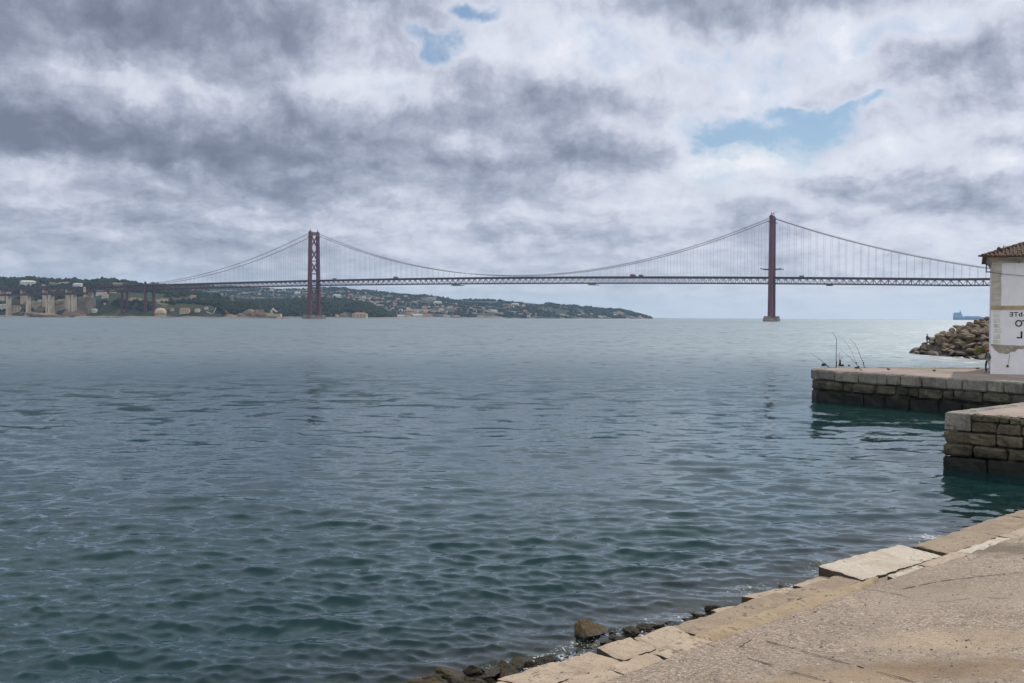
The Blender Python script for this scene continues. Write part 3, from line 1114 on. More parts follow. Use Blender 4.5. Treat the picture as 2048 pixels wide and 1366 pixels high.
def roughen(o, cuts, amp, scale, seed=0):
    """hewn faces: subdivide and push the surface about"""
    bm = bmesh.new()
    bm.from_mesh(o.data)
    big = [e for e in bm.edges if e.calc_length() > .16]
    bmesh.ops.subdivide_edges(bm, edges=big, cuts=cuts, use_grid_fill=True)
    bm.normal_update()
    co = np.array([v.co[:] for v in bm.verts])
    q = co * scale
    n = fbm(q[:, 0] + q[:, 2] * 1.7 + seed, q[:, 1] - q[:, 2] * 1.3 + seed, 4, 7 + seed) - .5
    n2 = fbm(q[:, 0] * 3 - q[:, 2] * 4.1, q[:, 1] * 3 + q[:, 2] * 3.7, 3, 17 + seed) - .5
    for v, a, b in zip(bm.verts, n, n2):
        v.co += v.normal * (a * amp * 2 + b * amp)
    bm.to_mesh(o.data)
    bm.free()


def quay_paving(name, poly, inset_z, mat, parent):
    mb = MB()
    mb.prism(poly, -2.0, inset_z)
    mb.mi = [1, 0] + [1] * len(poly)
    return mb.build(name, [mat, M['mortar']], parent)


ZQ = 2.3
Apt = on_z(1622, 736.6, ZQ)
Bpt = on_z(1631, 739, ZQ)
Cpt = on_z(2048, 764, ZQ)
dirBC = Vector((Cpt.x - Bpt.x, Cpt.y - Bpt.y, 0)).normalized()
Dpt = Bpt + dirBC * 30
Bk = on_z(1639.5, 733.0, ZQ)
q1 = empty('stone_quay', (Bpt.x, Bpt.y, 0), 'far grey stone quay under the white building with fishing rods on it', 'quay')
q1.location = (0, 0, 0)
poly1 = [(Apt.x, Apt.y), (Bpt.x, Bpt.y), (Dpt.x, Dpt.y), (64, Dpt.y), (64, Bk.y), (Bk.x, Bk.y)]


def inset(poly, d):
    out = []
    n = len(poly)
    cx, cy = sum(p[0] for p in poly) / n, sum(p[1] for p in poly) / n
    for i in range(n):
        a, b, c = Vector(poly[i - 1]), Vector(poly[i]), Vector(poly[(i + 1) % n])
        e1, e2 = (b - a).normalized(), (c - b).normalized()
        n1, n2 = Vector((-e1.y, e1.x)), Vector((-e2.y, e2.x))
        k = (n1 + n2)
        k = k / max(.3, k.dot(n1))
        out.append(tuple(b + k * d))
    return out


quay_paving('core', inset(poly1, .32), ZQ - .06, M['quay_top'], q1)
c1, c2, c3 = MB(), MB(), MB()
for P, Q in (((Bk.x, Bk.y), (Apt.x, Apt.y)), ((Apt.x, Apt.y), (Bpt.x, Bpt.y)), ((Bpt.x, Bpt.y), (Dpt.x, Dpt.y))):
    wall_blocks(c1, P, Q, ZQ - .80, ZQ, 1.0, 2.8, 0, .95, .05, .08, .03)
    wall_blocks(c2, P, Q, ZQ - 1.55, ZQ - .80, 0.7, 2.4, -.09, .7, .06, .13, .06)
    wall_blocks(c3, P, Q, -1.4, ZQ - 1.55, 1.6, 3.0, -.16, .7, .05, .10, .06)
wall_blocks(c1, (64, Bk.y), (Bk.x, Bk.y), ZQ - .80, ZQ, 1.3, 2.6, 0, .95, .045, .05, .012)
roughen(c1.build('coping', M['coping'], q1), 4, .035, 1.3)
roughen(c2.build('wall_course', M['course'], q1), 4, .09, 1.3, 3)
roughen(c3.build('footing', M['course'], q1), 4, .12, 1.0, 5)

P0 = on_z(1888, 824.0, ZQ)
PR = on_z(2048, 835.4, ZQ)
PL = on_z(2048, 804.7, ZQ)
dn = Vector((PR.x - P0.x, PR.y - P0.y, 0)).normalized()
df = Vector((PL.x - P0.x, PL.y - P0.y, 0)).normalized()
E1, E2 = P0 + dn * 11, P0 + df * 16
q2 = empty('stone_quay', (0, 0, 0), 'near stone quay corner of rough dark blocks with one pale corner block', 'quay')
E3 = E1 + (E2 - P0)
poly2 = [(P0.x, P0.y), (E1.x, E1.y), (E3.x, E3.y), (E2.x, E2.y)]
quay_paving('core', inset(poly2, .30), ZQ - .03, M['quay_top'], q2)
c1, c2, c3, c4 = MB(), MB(), MB(), MB()
a0 = P0 + dn * 1.05
# pale corner block, then rubble courses
c4.chamfer(tuple(P0 + dn * .52 + df * .42 + Vector((0, 0, -.36))), (1.02, .84, .74), dn, df, .05, .01)
wall_blocks(c1, (a0.x, a0.y), (E1.x, E1.y), ZQ - .75, ZQ - .32, .55, 1.1, -.04, .6, .035, .05, .025)
wall_blocks(c1, (a0.x, a0.y), (E1.x, E1.y), ZQ - .32, ZQ - .02, .35, 1.0, -.03, .6, .03, .05, .025)
wall_blocks(c2, (P0.x, P0.y), (E1.x, E1.y), ZQ - 1.25, ZQ - .77, .6, 2.4, .03, .7, .04, .05, .02)
wall_blocks(c2, (P0.x, P0.y), (E1.x, E1.y), ZQ - 1.75, ZQ - 1.25, .5, 2.0, .05, .7, .04, .06, .02)
wall_blocks(c3, (P0.x, P0.y), (E1.x, E1.y), -1.3, ZQ - 1.75, 1.1, 2.2, .06, .7, .04, .06, .03)
e2b = P0 + df * .86
wall_blocks(c4, (E2.x, E2.y), (e2b.x, e2b.y), ZQ - .42, ZQ + .015, 1.2, 2.2, 0, .6, .03, .04, .012)
wall_blocks(c2, (E2.x, E2.y), (P0.x, P0.y), ZQ - 1.75, ZQ - .42, 1.2, 2.2, -.05, .5, .04, .06, .02)
wall_blocks(c3, (E2.x, E2.y), (P0.x, P0.y), -1.3, ZQ - 1.75, 1.2, 2.2, -.05, .5, .04, .06, .02)
roughen(c4.build('coping', M['coping'], q2), 5, .025, 2.0, 2)
roughen(c1.build('rubble_course', M['course_near'], q2), 5, .06, 3.0, 4)
roughen(c2.build('wall_course', M['course_near'], q2), 6, .055, 2.2, 6)
roughen(c3.build('footing', M['course'], q2), 5, .07, 1.8, 8)

# ------------------------------------------------------------------ white building on the far quay


def plaster_mat():
    m, g = new_mat('white_plaster')
    w = g.pos()
    n1 = g.noise(w, 0.8, 6.0, 0.6)
    n2 = g.noise(w, 5.0, 6.0, 0.65)
    st_ = g.noise(g.vmath('MULTIPLY', w, (3.0, 3.0, 0.35)), 1.0, 5.0, 0.6)
    col = g.ramp(n1, [(0.3, (.64, .635, .65)), (0.7, (.74, .735, .75))])
    col = g.mix(g.math('MULTIPLY', g.step(st_, 0.56, 0.74), 0.4), col, (.56, .555, .55))
    col = g.mix(g.math('MULTIPLY', g.step(n2, 0.60, 0.74), 0.35), col, (.55, .53, .50))
    g.out(g.principled(col, 0.85, g.bump(n2, 0.35, 0.02), 0.25))
    return m


M['plaster'] = plaster_mat()
M['quoin'] = simple('quoin', (.34, .31, .25), (.50, .465, .39), 1.4, .9, .6, .03, 'World', c3=(.23, .205, .16))
M['quoin_pale'] = simple('quoin_pale', (.52, .505, .47), (.64, .63, .61), 2.2, .9, .6, .03, 'World', c3=(.38, .36, .31))
M['bare_stone'] = simple('bare_stone', (.24, .215, .16), (.40, .36, .28), 2.6, .9, .9, .05, 'World', c3=(.16, .15, .11))
M['ochre_band'] = simple('ochre_band', (.34, .26, .16), (.44, .34, .22), 2.0, .9, .5, .02, 'World', c3=(.26, .20, .13))
M['tile'] = simple('tile', (.066, .040, .030), (.125, .072, .052), 1.6, .9, .5, .03, 'World', c3=(.12, .085, .065))
M['black_paint'] = simple('black_paint', (.012, .012, .016), (.02, .02, .026), 3, .6, 0, .01)
M['iron'] = simple('iron', (.03, .028, .027), (.06, .05, .045), 6, .6, .1, .01)


def build_house():
    C0 = on_z(1980.3, 746.0, ZQ)
    fd = Vector((.907, -.421, 0)).normalized()
    sd = Vector((.421, .907, 0)).normalized()
    fn = Vector((fd.y, -fd.x, 0))                # out of the facade
    sn = -fd
    Z = Vector((0, 0, 1))
    b = empty('white_building', (0, 0, 0), 'white plastered building with tiled roof and black mirrored lettering on the quay', 'building')
    dist = C0.y
    zz = lambda py: EYE.z + (638.2 - py) / F * dist
    zt = zz(514.5)
    LF, LS = 12.0, 9.0

    def P(u_, v, z, out=0.0):
        return Vector((C0.x, C0.y, 0)) + fd * u_ + sd * v + fn * out + Z * z
    w = MB()
    w.hexa([P(0, 0, ZQ - .2), P(LF, 0, ZQ - .2), P(LF, LS, ZQ - .2), P(0, LS, ZQ - .2), P(0, 0, zt), P(LF, 0, zt), P(LF, LS, zt), P(0, LS, zt)])
    w.build('wall', M['plaster'], b)

    def sheet(mb, poly, out=.004, th=None):
        n = len(poly)
        f = [P(u_, 0, z, out) for u_, z in poly]
        k = [P(u_, 0, z, -.05) for u_, z in poly]
        mb.add(f + k, [tuple(range(n))] + [(i, (i + 1) % n, n + (i + 1) % n, n + i) for i in range(n)])
    zb1, zb0 = zz(611.5), zz(619.5)
    # corner stones
    q = MB()
    z = zb1 + .02
    while z < zt - .46:
        h = min(random.uniform(.34, .48), zt - .45 - z)
        wd = .62 + random.uniform(-.02, .02)
        c = P(wd / 2 - .012, .20, z + h / 2, .012)
        q.chamfer(c, (wd, .44, h - .012), fd, sd, .012, .003)
        z += h
    q.build('corner_stone', M['quoin'], b)
    q = MB()
    z = zz(688)
    while z < zb0 - .03:
        h = min(random.uniform(.30, .44), zb0 - .015 - z)
        wd = random.uniform(.40, .56)
        u0 = .13 + random.uniform(-.03, .03)
        q.chamfer(P(u0 + wd / 2, .20, z + h / 2, .006), (wd, .42, h - .03), fd, sd, .03, .004)
        z += h
    q.build('corner_stone', M['quoin_pale'], b)
    o = MB()
    o.hexa([P(-.03, -.03, zb0), P(LF, -.03, zb0), P(LF, .2, zb0), P(-.03, .2, zb0), P(-.03, -.03, zb1), P(LF, -.03, zb1), P(LF, .2, zb1), P(-.03, .2, zb1)])
    o.build('string_course', M['ochre_band'], b)
    # stone laid bare where the plaster fell off
    k = MB()
    
    def pu(px):
        r_ = ray(px, 640)
        K = r_.x / r_.y
        return (K * C0.y - C0.x) / (fd.x - fd.y * K)
    lo = [(1982, 689), (1986, 694), (1990, 699), (1995, 703), (2000, 706.5), (2006, 706), (2013, 707.5), (2018, 707), (2021, 704), (2026, 703), (2030, 703.5), (2034, 700), (2038, 697), (2043, 697.5), (2052, 695), (2070, 698), (2100, 695), (2150, 696)]
    tp = [(2150, 689), (2060, 690), (2040, 690.5), (2028, 689.5), (2010, 690), (1998, 688.8), (1986, 688), (1982, 688)]
    sheet(k, [(pu(a), zz(c)) for a, c in lo + tp], .006)
    for a, c, s_ in ((2010, 694, .10), (2024, 696, .12), (2033, 693, .08), (2045, 694, .11), (2003, 699, .07), (2016, 702, .09)):
        k.chamfer(P(pu(a), .0, zz(c), .01), (s_ * 2, .06, s_ * 1.3), fd, sd, .02, .01)
    k.build('bare_stonework', M['bare_stone'], b)
    # cornice and eaves
    c = MB()
    prof = [(0.0, zt - .42), (.05, zt - .42), (.05, zt - .30), (.14, zt - .22), (.22, zt - .10), (.32, zt - .04), (.32, zt + .02), (0.0, zt + .02)]
    n = len(prof)
    vs = []
    for e, z in prof:
        vs += [P(LF, 0, z, e), P(-e, 0, z, e), P(-e, LS, z)]
    fs = []
    for i in range(n):
        j = (i + 1) % n
        fs += [(i * 3, j * 3, j * 3 + 1, i * 3 + 1), (i * 3 + 1, j * 3 + 1, j * 3 + 2, i * 3 + 2)]
    c.add(vs, fs)
    c.build('cornice', M['quoin'], b)
    # hipped roof with rows of round tiles
    r = MB()
    ov, ze, half = .62, zt + .03, LS / 2 + .62
    rise = half * .37
    ecorn = [P(-ov, -ov, ze), P(LF, -ov, ze), P(LF, LS + ov, ze), P(-ov, LS + ov, ze)]
    rg = [P(-ov + half, -ov + half, ze + rise), P(LF, -ov + half, ze + rise)]
    lower = [v - Z * .05 for v in ecorn]
    r.add(ecorn + rg + lower, [(0, 1, 5, 4), (0, 4, 3), (3, 4, 5, 2), (9, 8, 7, 6), (0, 6, 7, 1), (3, 9, 6, 0), (1, 7, 8, 2, 5)])
    roof = r.build('roof', M['tile'], b)
    t = MB()
    nt = int((LF + ov) / .24)
    for i in range(nt):
        u_ = -ov + .12 + i * .24
        v1 = min(half, u_ + ov + .0)
        steps = max(1, int(v1 / .42))
        for j in range(steps):
            a = -ov + j * .42 - (.06 if j == 0 else 0)
            e = min(-ov + (j + 1) * .42 + .05, -ov + v1)
            za, zb = ze + (a + ov) * .37 + .035 + random.uniform(-.012, .018), ze + (e + ov) * .37 + .02
            du = random.uniform(-.018, .018)
            t.tube([P(u_ + du, a, za), P(u_ + du, e, zb)], [.092, .075], 6)
    t.build('roof_tile', M['tile'], roof)
    h = MB()
    for j in range(13):
        a, e = j * half / 13, (j + 1.25) * half / 13
        h.tube([P(-ov + a, -ov + a, ze + a * .37 + .06), P(-ov + e, -ov + e, ze + e * .37 + .05)], [.13, .10], 7)
    h.tube([P(-ov - .25, -ov - .10, ze + .03), P(-ov + .35, -ov + .35, ze + .10)], [.06, .14], 7)
    h.build('hip_tile', M['tile'], roof)
    f_ = MB()
    f_.lathe(P(-ov + 1.05, -ov + 1.05, ze + .42), [(.10, 0), (.15, .08), (.13, .2), (.06, .27), (.02, .3)], 8)
    f_.tube([P(-ov + 1.35, -ov + 1.3, ze + .5), P(-ov + 1.36, -ov + 1.3, ze + .85)], .02, 5)
    f_.tube([P(-ov + 1.25, -ov + 1.3, ze + .62), P(-ov + 1.48, -ov + 1.3, ze + .78)], .02, 5)
    f_.build('finial', M['iron'], roof)
    # painted words, seen mirrored as in the photo

    def word(txt, px_left, py_top, py_bot, stroke, wscale=1.0):
        cu = bpy.data.curves.new('word', 'FONT')
        cu.body = txt
        cu.size = 1.0
        cu.offset = stroke
        cu.extrude = .004
        to = bpy.data.objects.new('word', cu)
        COL.objects.link(to)
        bpy.context.view_layer.update()
        me = bpy.data.meshes.new_from_object(to.evaluated_get(bpy.context.evaluated_depsgraph_get()))
        bpy.data.objects.remove(to)
        co = np.empty(len(me.vertices) * 3, np.float32)
        me.vertices.foreach_get('co', co)
        co = co.reshape(-1, 3)
        z0, z1 = zz(py_bot), zz(py_top)
        sc = (z1 - z0) / (co[:, 1].max() - co[:, 1].min())
        x = (co[:, 0].max() - co[:, 0]) * sc * wscale          # mirrored
        z_ = (co[:, 1] - co[:, 1].min()) * sc + z0
        u_ = pu(px_left) + x
        out = [tuple(P(float(a), 0, float(c_), .008 + float(d) * .5)) for a, c_, d in zip(u_, z_, co[:, 2])]
        me.vertices.foreach_set('co', np.array(out, np.float32).ravel())
        me.flip_normals()
        me.update()
        mesh_obj('lettering', me, b, [M['black_paint']])
    word('-bTE', 2018.8, 624.0, 632.8, .018, 1.20)
    word('O', 2030.3, 639.6, 653.0, .022, .92)
    word('T', 2043.6, 640.0, 652.6, .022, 1.0)
    word('L', 2034.0, 662.0, 676.0, .022, 1.15)
    # small dark iron wall eye
    s_ = MB()
    s_.box(P(pu(2036), 0, zz(525), .03), (.07, .06, .18), fd, sd)
    s_.build('wall_hook', M['iron'], b)
    # bracket post with the wire that crosses the facade
    pb = empty('wire_bracket', (0, 0, 0), 'small black iron bracket post at the corner of the white building', 'bracket')
    k1 = MB()
    zA = zz(543.5)
    k1.bar(P(0, .1, zA), P(-.38, .1, zA), .05)
    k1.tube([P(-.35, .1, zA - .05), P(-.35, .1, zz(529))], .035, 6)
    k1.build('post', M['iron'], pb)
    k2 = MB()
    k2.lathe(P(-.35, .1, zz(531)), [(.04, 0), (.06, .03), (.06, .09), (.03, .12)], 8)
    k2.build('insulator', M['iron'], pb)
    wr = MB(P(0, 0, zA))
    pts = [P(-.35, .02, zz(544.5), .05), P(0.0, 0, zz(545.2), .07), P(pu(2010), 0, zz(549.0), .07), P(pu(2048), 0, zz(552.5), .07), P(pu(2130), 0, zz(559), .07)]
    wr.tube(pts, .014, 5)
    o_ = wr.build('overhead_wire', M['iron'])
    tag(o_, 'thin dark wire running across the upper white facade', 'wire')
    # cord with a dark float hanging on the wall
    hc = empty('hanging_cord', (0, 0, 0), 'thin cord with a small dark float hanging on the white wall', 'cord')
    k3 = MB()
    k3.tube([P(pu(2020.5), 0, zz(706), .03), P(pu(2019.5), 0, zz(716), .03), P(pu(2017.0), 0, zz(730), .04)], .010, 5)
    k3.build('string', M['iron'], hc)
    k4 = MB()
    k4.lathe(P(pu(2016.6), 0, zz(733.5), .09), [(.02, 0), (.07, .04), (.085, .09), (.05, .14), (.02, .17)], 8)
    k4.build('float', M['iron'], hc)
    return C0, fd, fn, sd, P, zz, pu


C0, fd, fnrm, sdir, PH, zz_h, pu_h = build_house()

# ------------------------------------------------------------------ rubble breakwater
bw_prof_x = np.array([69.0, 70.5, 72.5, 74.5, 78.0, 82.0, 85.0, 90.0, 110.0])
bw_prof_z = np.array([-1.2, 0.1, 2.0, 3.3, 4.7, 6.0, 6.6, 6.9, 6.9])


def bw_z(x, y):
    z = np.interp(x - 0.03 * (170 - y), bw_prof_x, bw_prof_z)
    head = np.clip((181.0 - y) / 7.0, 0, 1)
    return -1.2 + (z + 1.2) * head


xg, yg = np.meshgrid(np.linspace(68, 110, 60), np.linspace(120, 183, 70), indexing='ij')
zg = bw_z(xg, yg) - .7 + .8 * (fbm(xg * .5, yg * .5, 3, 2) - .5)
M['core_rubble'] = simple('core_rubble', (.06, .05, .038), (.14, .115, .085), .9, .95, .6, .1, 'World')
tag(grid_mesh('embankment', xg, yg, zg, M['core_rubble'], None, False), kind='structure')
placed = []
tries = 0
rb = random.Random(21)
while len(placed) < 285 and tries < 6000:
    tries += 1
    x, y = rb.uniform(69.6, 90), rb.uniform(143, 179.5)
    if x / y > .497 or x < 69.8 + .03 * (170 - y):
        continue
    r_ = rb.choice((.55, .65, .75, .85, 1.0, 1.2))
    if any((x - a) ** 2 + (y - c) ** 2 < (.74 * (r_ + r2_)) ** 2 for a, c, r2_ in placed):
        continue
    placed.append((x, y, r_))
GB = 'grey brown boulders heaped on the breakwater'
for i, (x, y, r_) in enumerate(placed):
    z = float(bw_z(x, y))
    if z < .9:
        lab = 'wet dark footed boulder at the waterline of the breakwater'
    elif z > 5.2:
        lab = 'grey brown boulder along the crest of the breakwater'
    elif r_ > 1.2:
        lab = 'large grey brown boulder on the breakwater slope'
    else:
        lab = 'smaller grey brown boulder wedged on the breakwater slope'
    put_rock('boulder', BM[i % 9], (x, y, z - .1 * r_), (r_ * rb.uniform(.95, 1.5), r_ * rb.uniform(.8, 1.2), r_ * rb.uniform(.65, .95)),
             (rb.uniform(-.5, .5), rb.uniform(-.6, .2), rb.uniform(0, 6.28)), lab, 'boulder', GB)

# ------------------------------------------------------------------ suspension bridge
U = Vector((.9257, -.3782, 0)).normalized()
T = Vector((-U.y, U.x, 0))
zw = lambda p: Vector((p.x, p.y, 0))
TL = zw(at(628.2, 600, 2155.0))
TR = zw(at(1543.5, 600, 1789.0))
U = (TR - TL).normalized()
T0 = Vector((-U.y, U.x, 0))
SPAN = (TR - TL).length
T = Vector((.395, .919, 0)).normalized()          # towers and cross members stand along this line
print('span', SPAN, 'U', U, 'T0', T0)


def BP(s, off, z):
    return TL + U * s + T * off + Vector((0, 0, z))


def s_of_px(px):
    k = ray(px, 600)
    k = k.x / k.y
    # TL.x + U.x s = k (TL.y + U.y s)
    return (k * TL.y - TL.x) / (U.x - k * U.y)


def z_of(px, py):
    s = s_of_px(px)
    return s, at(px, py, (TL + U * s).y).z


top_pts = [z_of(*p) for p in ((180, 573.8), (249, 571.5), (300, 569.5), (400, 566.3), (500, 563.6), (610, 561.2), (700, 558.6), (850, 556.2), (985, 554.0), (1150, 553.2), (1310, 553.2), (1440, 553.6), (1660, 554.6), (1800, 555.8), (1980, 557.6))]
bot_pts = [z_of(*p) for p in ((249, 582.5), (300, 581.0), (400, 577), (500, 574.3), (610, 572.4), (700, 571.2), (850, 569.3), (985, 567.7), (1150, 567.2), (1310, 567.3), (1440, 567.6), (1660, 569.3), (1800, 570.8), (1980, 572.9))]
ct = np.polyfit([p[0] / 500 for p in top_pts], [p[1] for p in top_pts], 4)
cb = np.polyfit([p[0] / 500 for p in bot_pts], [p[1] for p in bot_pts], 4)
S0, S1 = s_of_px(180), SPAN + 360.0
S1 = SPAN + 420.0


def ztop(s):
    return float(np.polyval(ct, min(s, SPAN + 300) / 500))


def zbot(s):
    return float(np.polyval(cb, min(max(s, -560), SPAN + 300) / 500))


print('deck', [(round(s), round(ztop(s), 1), round(zbot(s), 1)) for s in (S0, -450, 0, 480, SPAN, S1)])
bridge = empty('suspension_bridge', (0, 0, 0), 'long dark red suspension bridge crossing the whole river mouth', 'bridge')
PAN = 12.3
HW = 11.0
sk = [S0 + i * PAN for i in range(int((S1 - S0) / PAN) + 1)]
road_w, floor_ = MB(), MB()
rails = []
for side in (-1, 1):
    chT, chB, web, road = MB(), MB(), MB(), MB()
    o_ = side * HW
    for a, c in zip(sk, sk[1:]):
        chT.bar(BP(a, o_, ztop(a) - 2.3), BP(c, o_, ztop(c) - 2.3), 1.2, 2.1)
        chB.bar(BP(a, o_, zbot(a) + .8), BP(c, o_, zbot(c) + .8), 1.2, 1.8)
        web.bar(BP(a, o_, zbot(a) + 1.6), BP(a, o_, ztop(a) - 2.9), .6, .8)
        m_ = (a + c) / 2
        web.bar(BP(a, o_, ztop(a) - 2.9), BP(m_, o_, zbot(m_) + 1.6), .55, .7)
        web.bar(BP(m_, o_, zbot(m_) + 1.6), BP(c, o_, ztop(c) - 2.9), .55, .7)
        road.bar(BP(a, side * 12.2, ztop(a) - .75), BP(c, side * 12.2, ztop(c) - .75), .35, 1.5)
        if side > 0:
            floor_.bar(BP(a, -HW, zbot(a) + .8), BP(a, HW, zbot(a) + .8), .5, .9)
            road_w.bar(BP(a, 0, ztop(a) - 1.15), BP(c, 0, ztop(c) - 1.15), 24.0, .6)
            floor_.bar(BP(a, 0, zbot(a) + .9), BP(c, 0, zbot(c) + .9), 9.0, .5)
    chT.build('top_chord', M['dark_steel'], bridge)
    chB.build('bottom_chord', M['dark_steel'], bridge)
    web.build('truss_web', M['dark_steel'], bridge)
    rails.append(road)
rd = road_w.build('road_deck', M['dark_steel'], bridge)
floor_.build('railway_deck', M['dark_steel'], bridge)
for r_ in rails:
    r_.build('railing', M['dark_steel'], rd)


def tower(px, sp_top, sp_bot, L0, L1, s_, arm, ztop_leg, top_px):
    tw = MB()
    tw.m = 0
    base = 7.5
    H = ztop_leg
    tobj = None
    half = lambda z: (sp_bot + (sp_top - sp_bot) * (z - base) / (H - base)) / 2
    legs = []
    for side in (-1, 1):
        mb = MB()
        for za, zb, ka, kb in ((base, 70, 1.0, .93), (70, 84, .93, .91), (84, H, .90, .78)):
            pa, pb = BP(s_, side * half(za), za), BP(s_, side * half(zb), zb)
            ring = []
            for p_, k in ((pa, ka), (pb, kb)):
                lx, ty = L0 * k / 2, L1 * k / 2
                ring += [p_ - U * lx - T * ty, p_ + U * lx - T * ty, p_ + U * lx + T * ty, p_ - U * lx + T * ty]
            mb.hexa(ring)
        # narrow plates give the leg its panelled sides
        for e in (-1, 1):
            for f in (-1, 1):
                mb.bar(BP(s_, side * half(base), base) + U * e * L0 * .44 + T * f * L1 * .52, BP(s_, side * half(H), H) + U * e * L0 * .345 + T * f * L1 * .41, .8, .5, T)
        legs.append(mb)
    node = empty('tower')
    node.parent = bridge
    panels = [(181, 152.5, 2.2), (152.5, 124.5, 2.2), (124.5, 97.0, 2.2), (66, 38, 2.0), (38, 10, 2.0)]
    for a, c, w_ in panels:
        br = MB()
        br.bar(BP(s_, -half(a) + 2, a), BP(s_, half(c) - 2, c), w_, w_ + .1, U)
        br.bar(BP(s_, half(a) - 2, a), BP(s_, -half(c) + 2, c), w_, w_ + .1, U)
        if a != 152.5:
            br.bar(BP(s_, -half(a), a), BP(s_, half(a), a), w_ + .1, w_ + .2, U)
        if c == 97.0:
            br.bar(BP(s_, -half(97), 97), BP(s_, half(97), 97), 2.0, 2.4, U)
        br.build('cross_brace', M['red_steel'], node)
    br = MB()
    br.bar(BP(s_, -half(186), 184.5), BP(s_, half(186), 184.5), 3.0, 5.0, U)
    br.build('top_strut', M['red_steel'], node)
    for i, mb in enumerate(legs):
        mb.build('leg', M['red_steel'], node)
    for side in (-1, 1):
        sd_ = MB()
        p_ = BP(s_, side * half(H), H)
        sd_.box(p_ + Vector((0, 0, 1.2)), (L0 * .95, L1 * 1.0, 2.4), U, T, top=(.55, .8))
        sd_.box(p_ + Vector((0, 0, 3.2)), (L0 * .5, L1 * .6, 1.8), U, T, top=(.6, .6))
        sd_.box(p_ + Vector((0, 0, -9)), (L0 * 1.5, L1 * 1.25, .6), U, T)
        sd_.bar(p_ + U * L0 * .74 + Vector((0, 0, -8.7)), p_ + U * L0 * .74 + Vector((0, 0, -6.6)), .35)
        sd_.bar(p_ - U * L0 * .74 + Vector((0, 0, -8.7)), p_ - U * L0 * .74 + Vector((0, 0, -6.6)), .35)
        sd_.build('saddle_housing', M['dark_steel'], node)
        an = MB()
        an.bar(p_ + Vector((0, 0, 4)), p_ + Vector((0, 0, 8.5)), .45)
        an.box(p_ + Vector((0, 0, 6.6)), (1.4, 1.4, 1.2), U, T)
        if top_px > 1000 and side < 0:
            an.bar(p_ + U * 1.0 + Vector((0, 0, 5.5)), p_ + U * 9.0 + Vector((0, 0, 8.2)), .5)
            an.bar(p_ + U * 1.0 + Vector((0, 0, 5.2)), p_ + U * 3.6 + Vector((0, 0, 5.0)), .9)
        an.build('beacon', M['iron'], node)
    if arm:
        am = MB()
        for side in (-1, 1):
            z0 = 93.0
            for e in (-1, 1):
                a_ = BP(s_, side * half(z0), z0) + U * e * 3
                c_ = BP(s_, side * half(z0), z0) + U * e * arm + Vector((0, 0, 1.0))
                am.bar(a_, c_, 1.6, 1.3)
                am.bar(c_ - Vector((0, 0, .6)), c_ + Vector((0, 0, 1.6)) - U * e * .5, 1.0, .8)
        am.build('service_arm', M['dark_steel'], node)
    return node, half


tl, half_l = tower(628, 27.5, 34.0, 7.6, 6.4, 0.0, 5.0, 185.5, 628)
tr, half_r = tower(1543, 27.5, 32.0, 8.4, 5.4, SPAN, 18.0, 186.5, 1543)


def pier(s_, parts, hh, Lx):
    pm = MB()
    for off, w_, h_ in parts:
        c = BP(s_, off, 0)
        r = []
        for z, k in ((-4, 1.04), (h_ * .55, 1.0), (h_ * .56, .93), (h_, .90)):
            lx, ty = Lx / 2 * k, w_ / 2 * k
            ring = []
            for i in range(16):
                a = 2 * math.pi * i / 16
                ca, sa_ = math.cos(a), math.sin(a)
                kx = math.copysign(abs(ca) ** .5, ca)
                ky = math.copysign(abs(sa_) ** .5, sa_)
                ring.append(c + U * lx * kx + T * ty * ky + Vector((0, 0, z)))
            r.append(ring)
        vs = [v for ring in r for v in ring]
        fs = [(i * 16 + k, i * 16 + (k + 1) % 16, (i + 1) * 16 + (k + 1) % 16, (i + 1) * 16 + k) for i in range(3) for k in range(16)]
        fs += [tuple(48 + k for k in range(16)), tuple(range(16))[::-1]]
        pm.add(vs, fs)
    return pm


pier(0, ((-20, 24, 8.2), (20, 24, 8.2), (0, 22, 5.2)), 8, 24).build('pier', M['pier_stone'], bridge)
pier(SPAN, ((0, 60, 5.5), (-15, 18, 9.5), (15, 18, 9.5)), 8, 25).build('pier', M['pier_stone'], bridge)

# main cables
CZ = 185.5
mid_z = ztop(SPAN / 2) + 2.2


def cable_z(s):
    if 0 <= s <= SPAN:
        x = (s - SPAN / 2) / (SPAN / 2)
        return mid_z + (CZ - mid_z) * x * x
    if s < 0:
        e = -452.0
        k = s / e
        return CZ + (ztop(e) + 1.5 - CZ) * k - 4 * 20.0 * k * (1 - k)
    e = 472.0
    k = (s - SPAN) / e
    return CZ + (ztop(SPAN + e) + 1.0 - CZ) * k - 4 * 17.0 * k * (1 - k)


CT = 13.2
for side in (-1, 1):
    mb = MB()
    ss = np.concatenate([np.linspace(-452, 0, 40), np.linspace(0, SPAN, 90)[1:], np.linspace(SPAN, SPAN + 420, 40)[1:]])
    mb.tube([BP(s, side * CT, cable_z(s)) for s in ss], .50, 6)
    # hand lines above the cable
    for k in (-1, 1):
        mb.tube([BP(s, side * CT + .6 * k, cable_z(s) + 1.5) for s in ss], .07, 4)
    mb.build('main_cable', M['cable'], bridge)
hang = []
for side in (-1, 1):
    i = 0
    s = -445.0
    while s < S1 - 2:
        near_t = min(abs(s), abs(s - SPAN))
        zt_, zb_ = cable_z(s), ztop(s) - 1.0
        if zt_ - zb_ > 2.5 and near_t > 7:
            p_ = BP(s, side * CT, 0)
            hang.append((p_.length, s, side, zt_, zb_))
        s += PAN
hang.sort(key=lambda h: -(h[3] - h[4]) / h[0])
rest = MB()
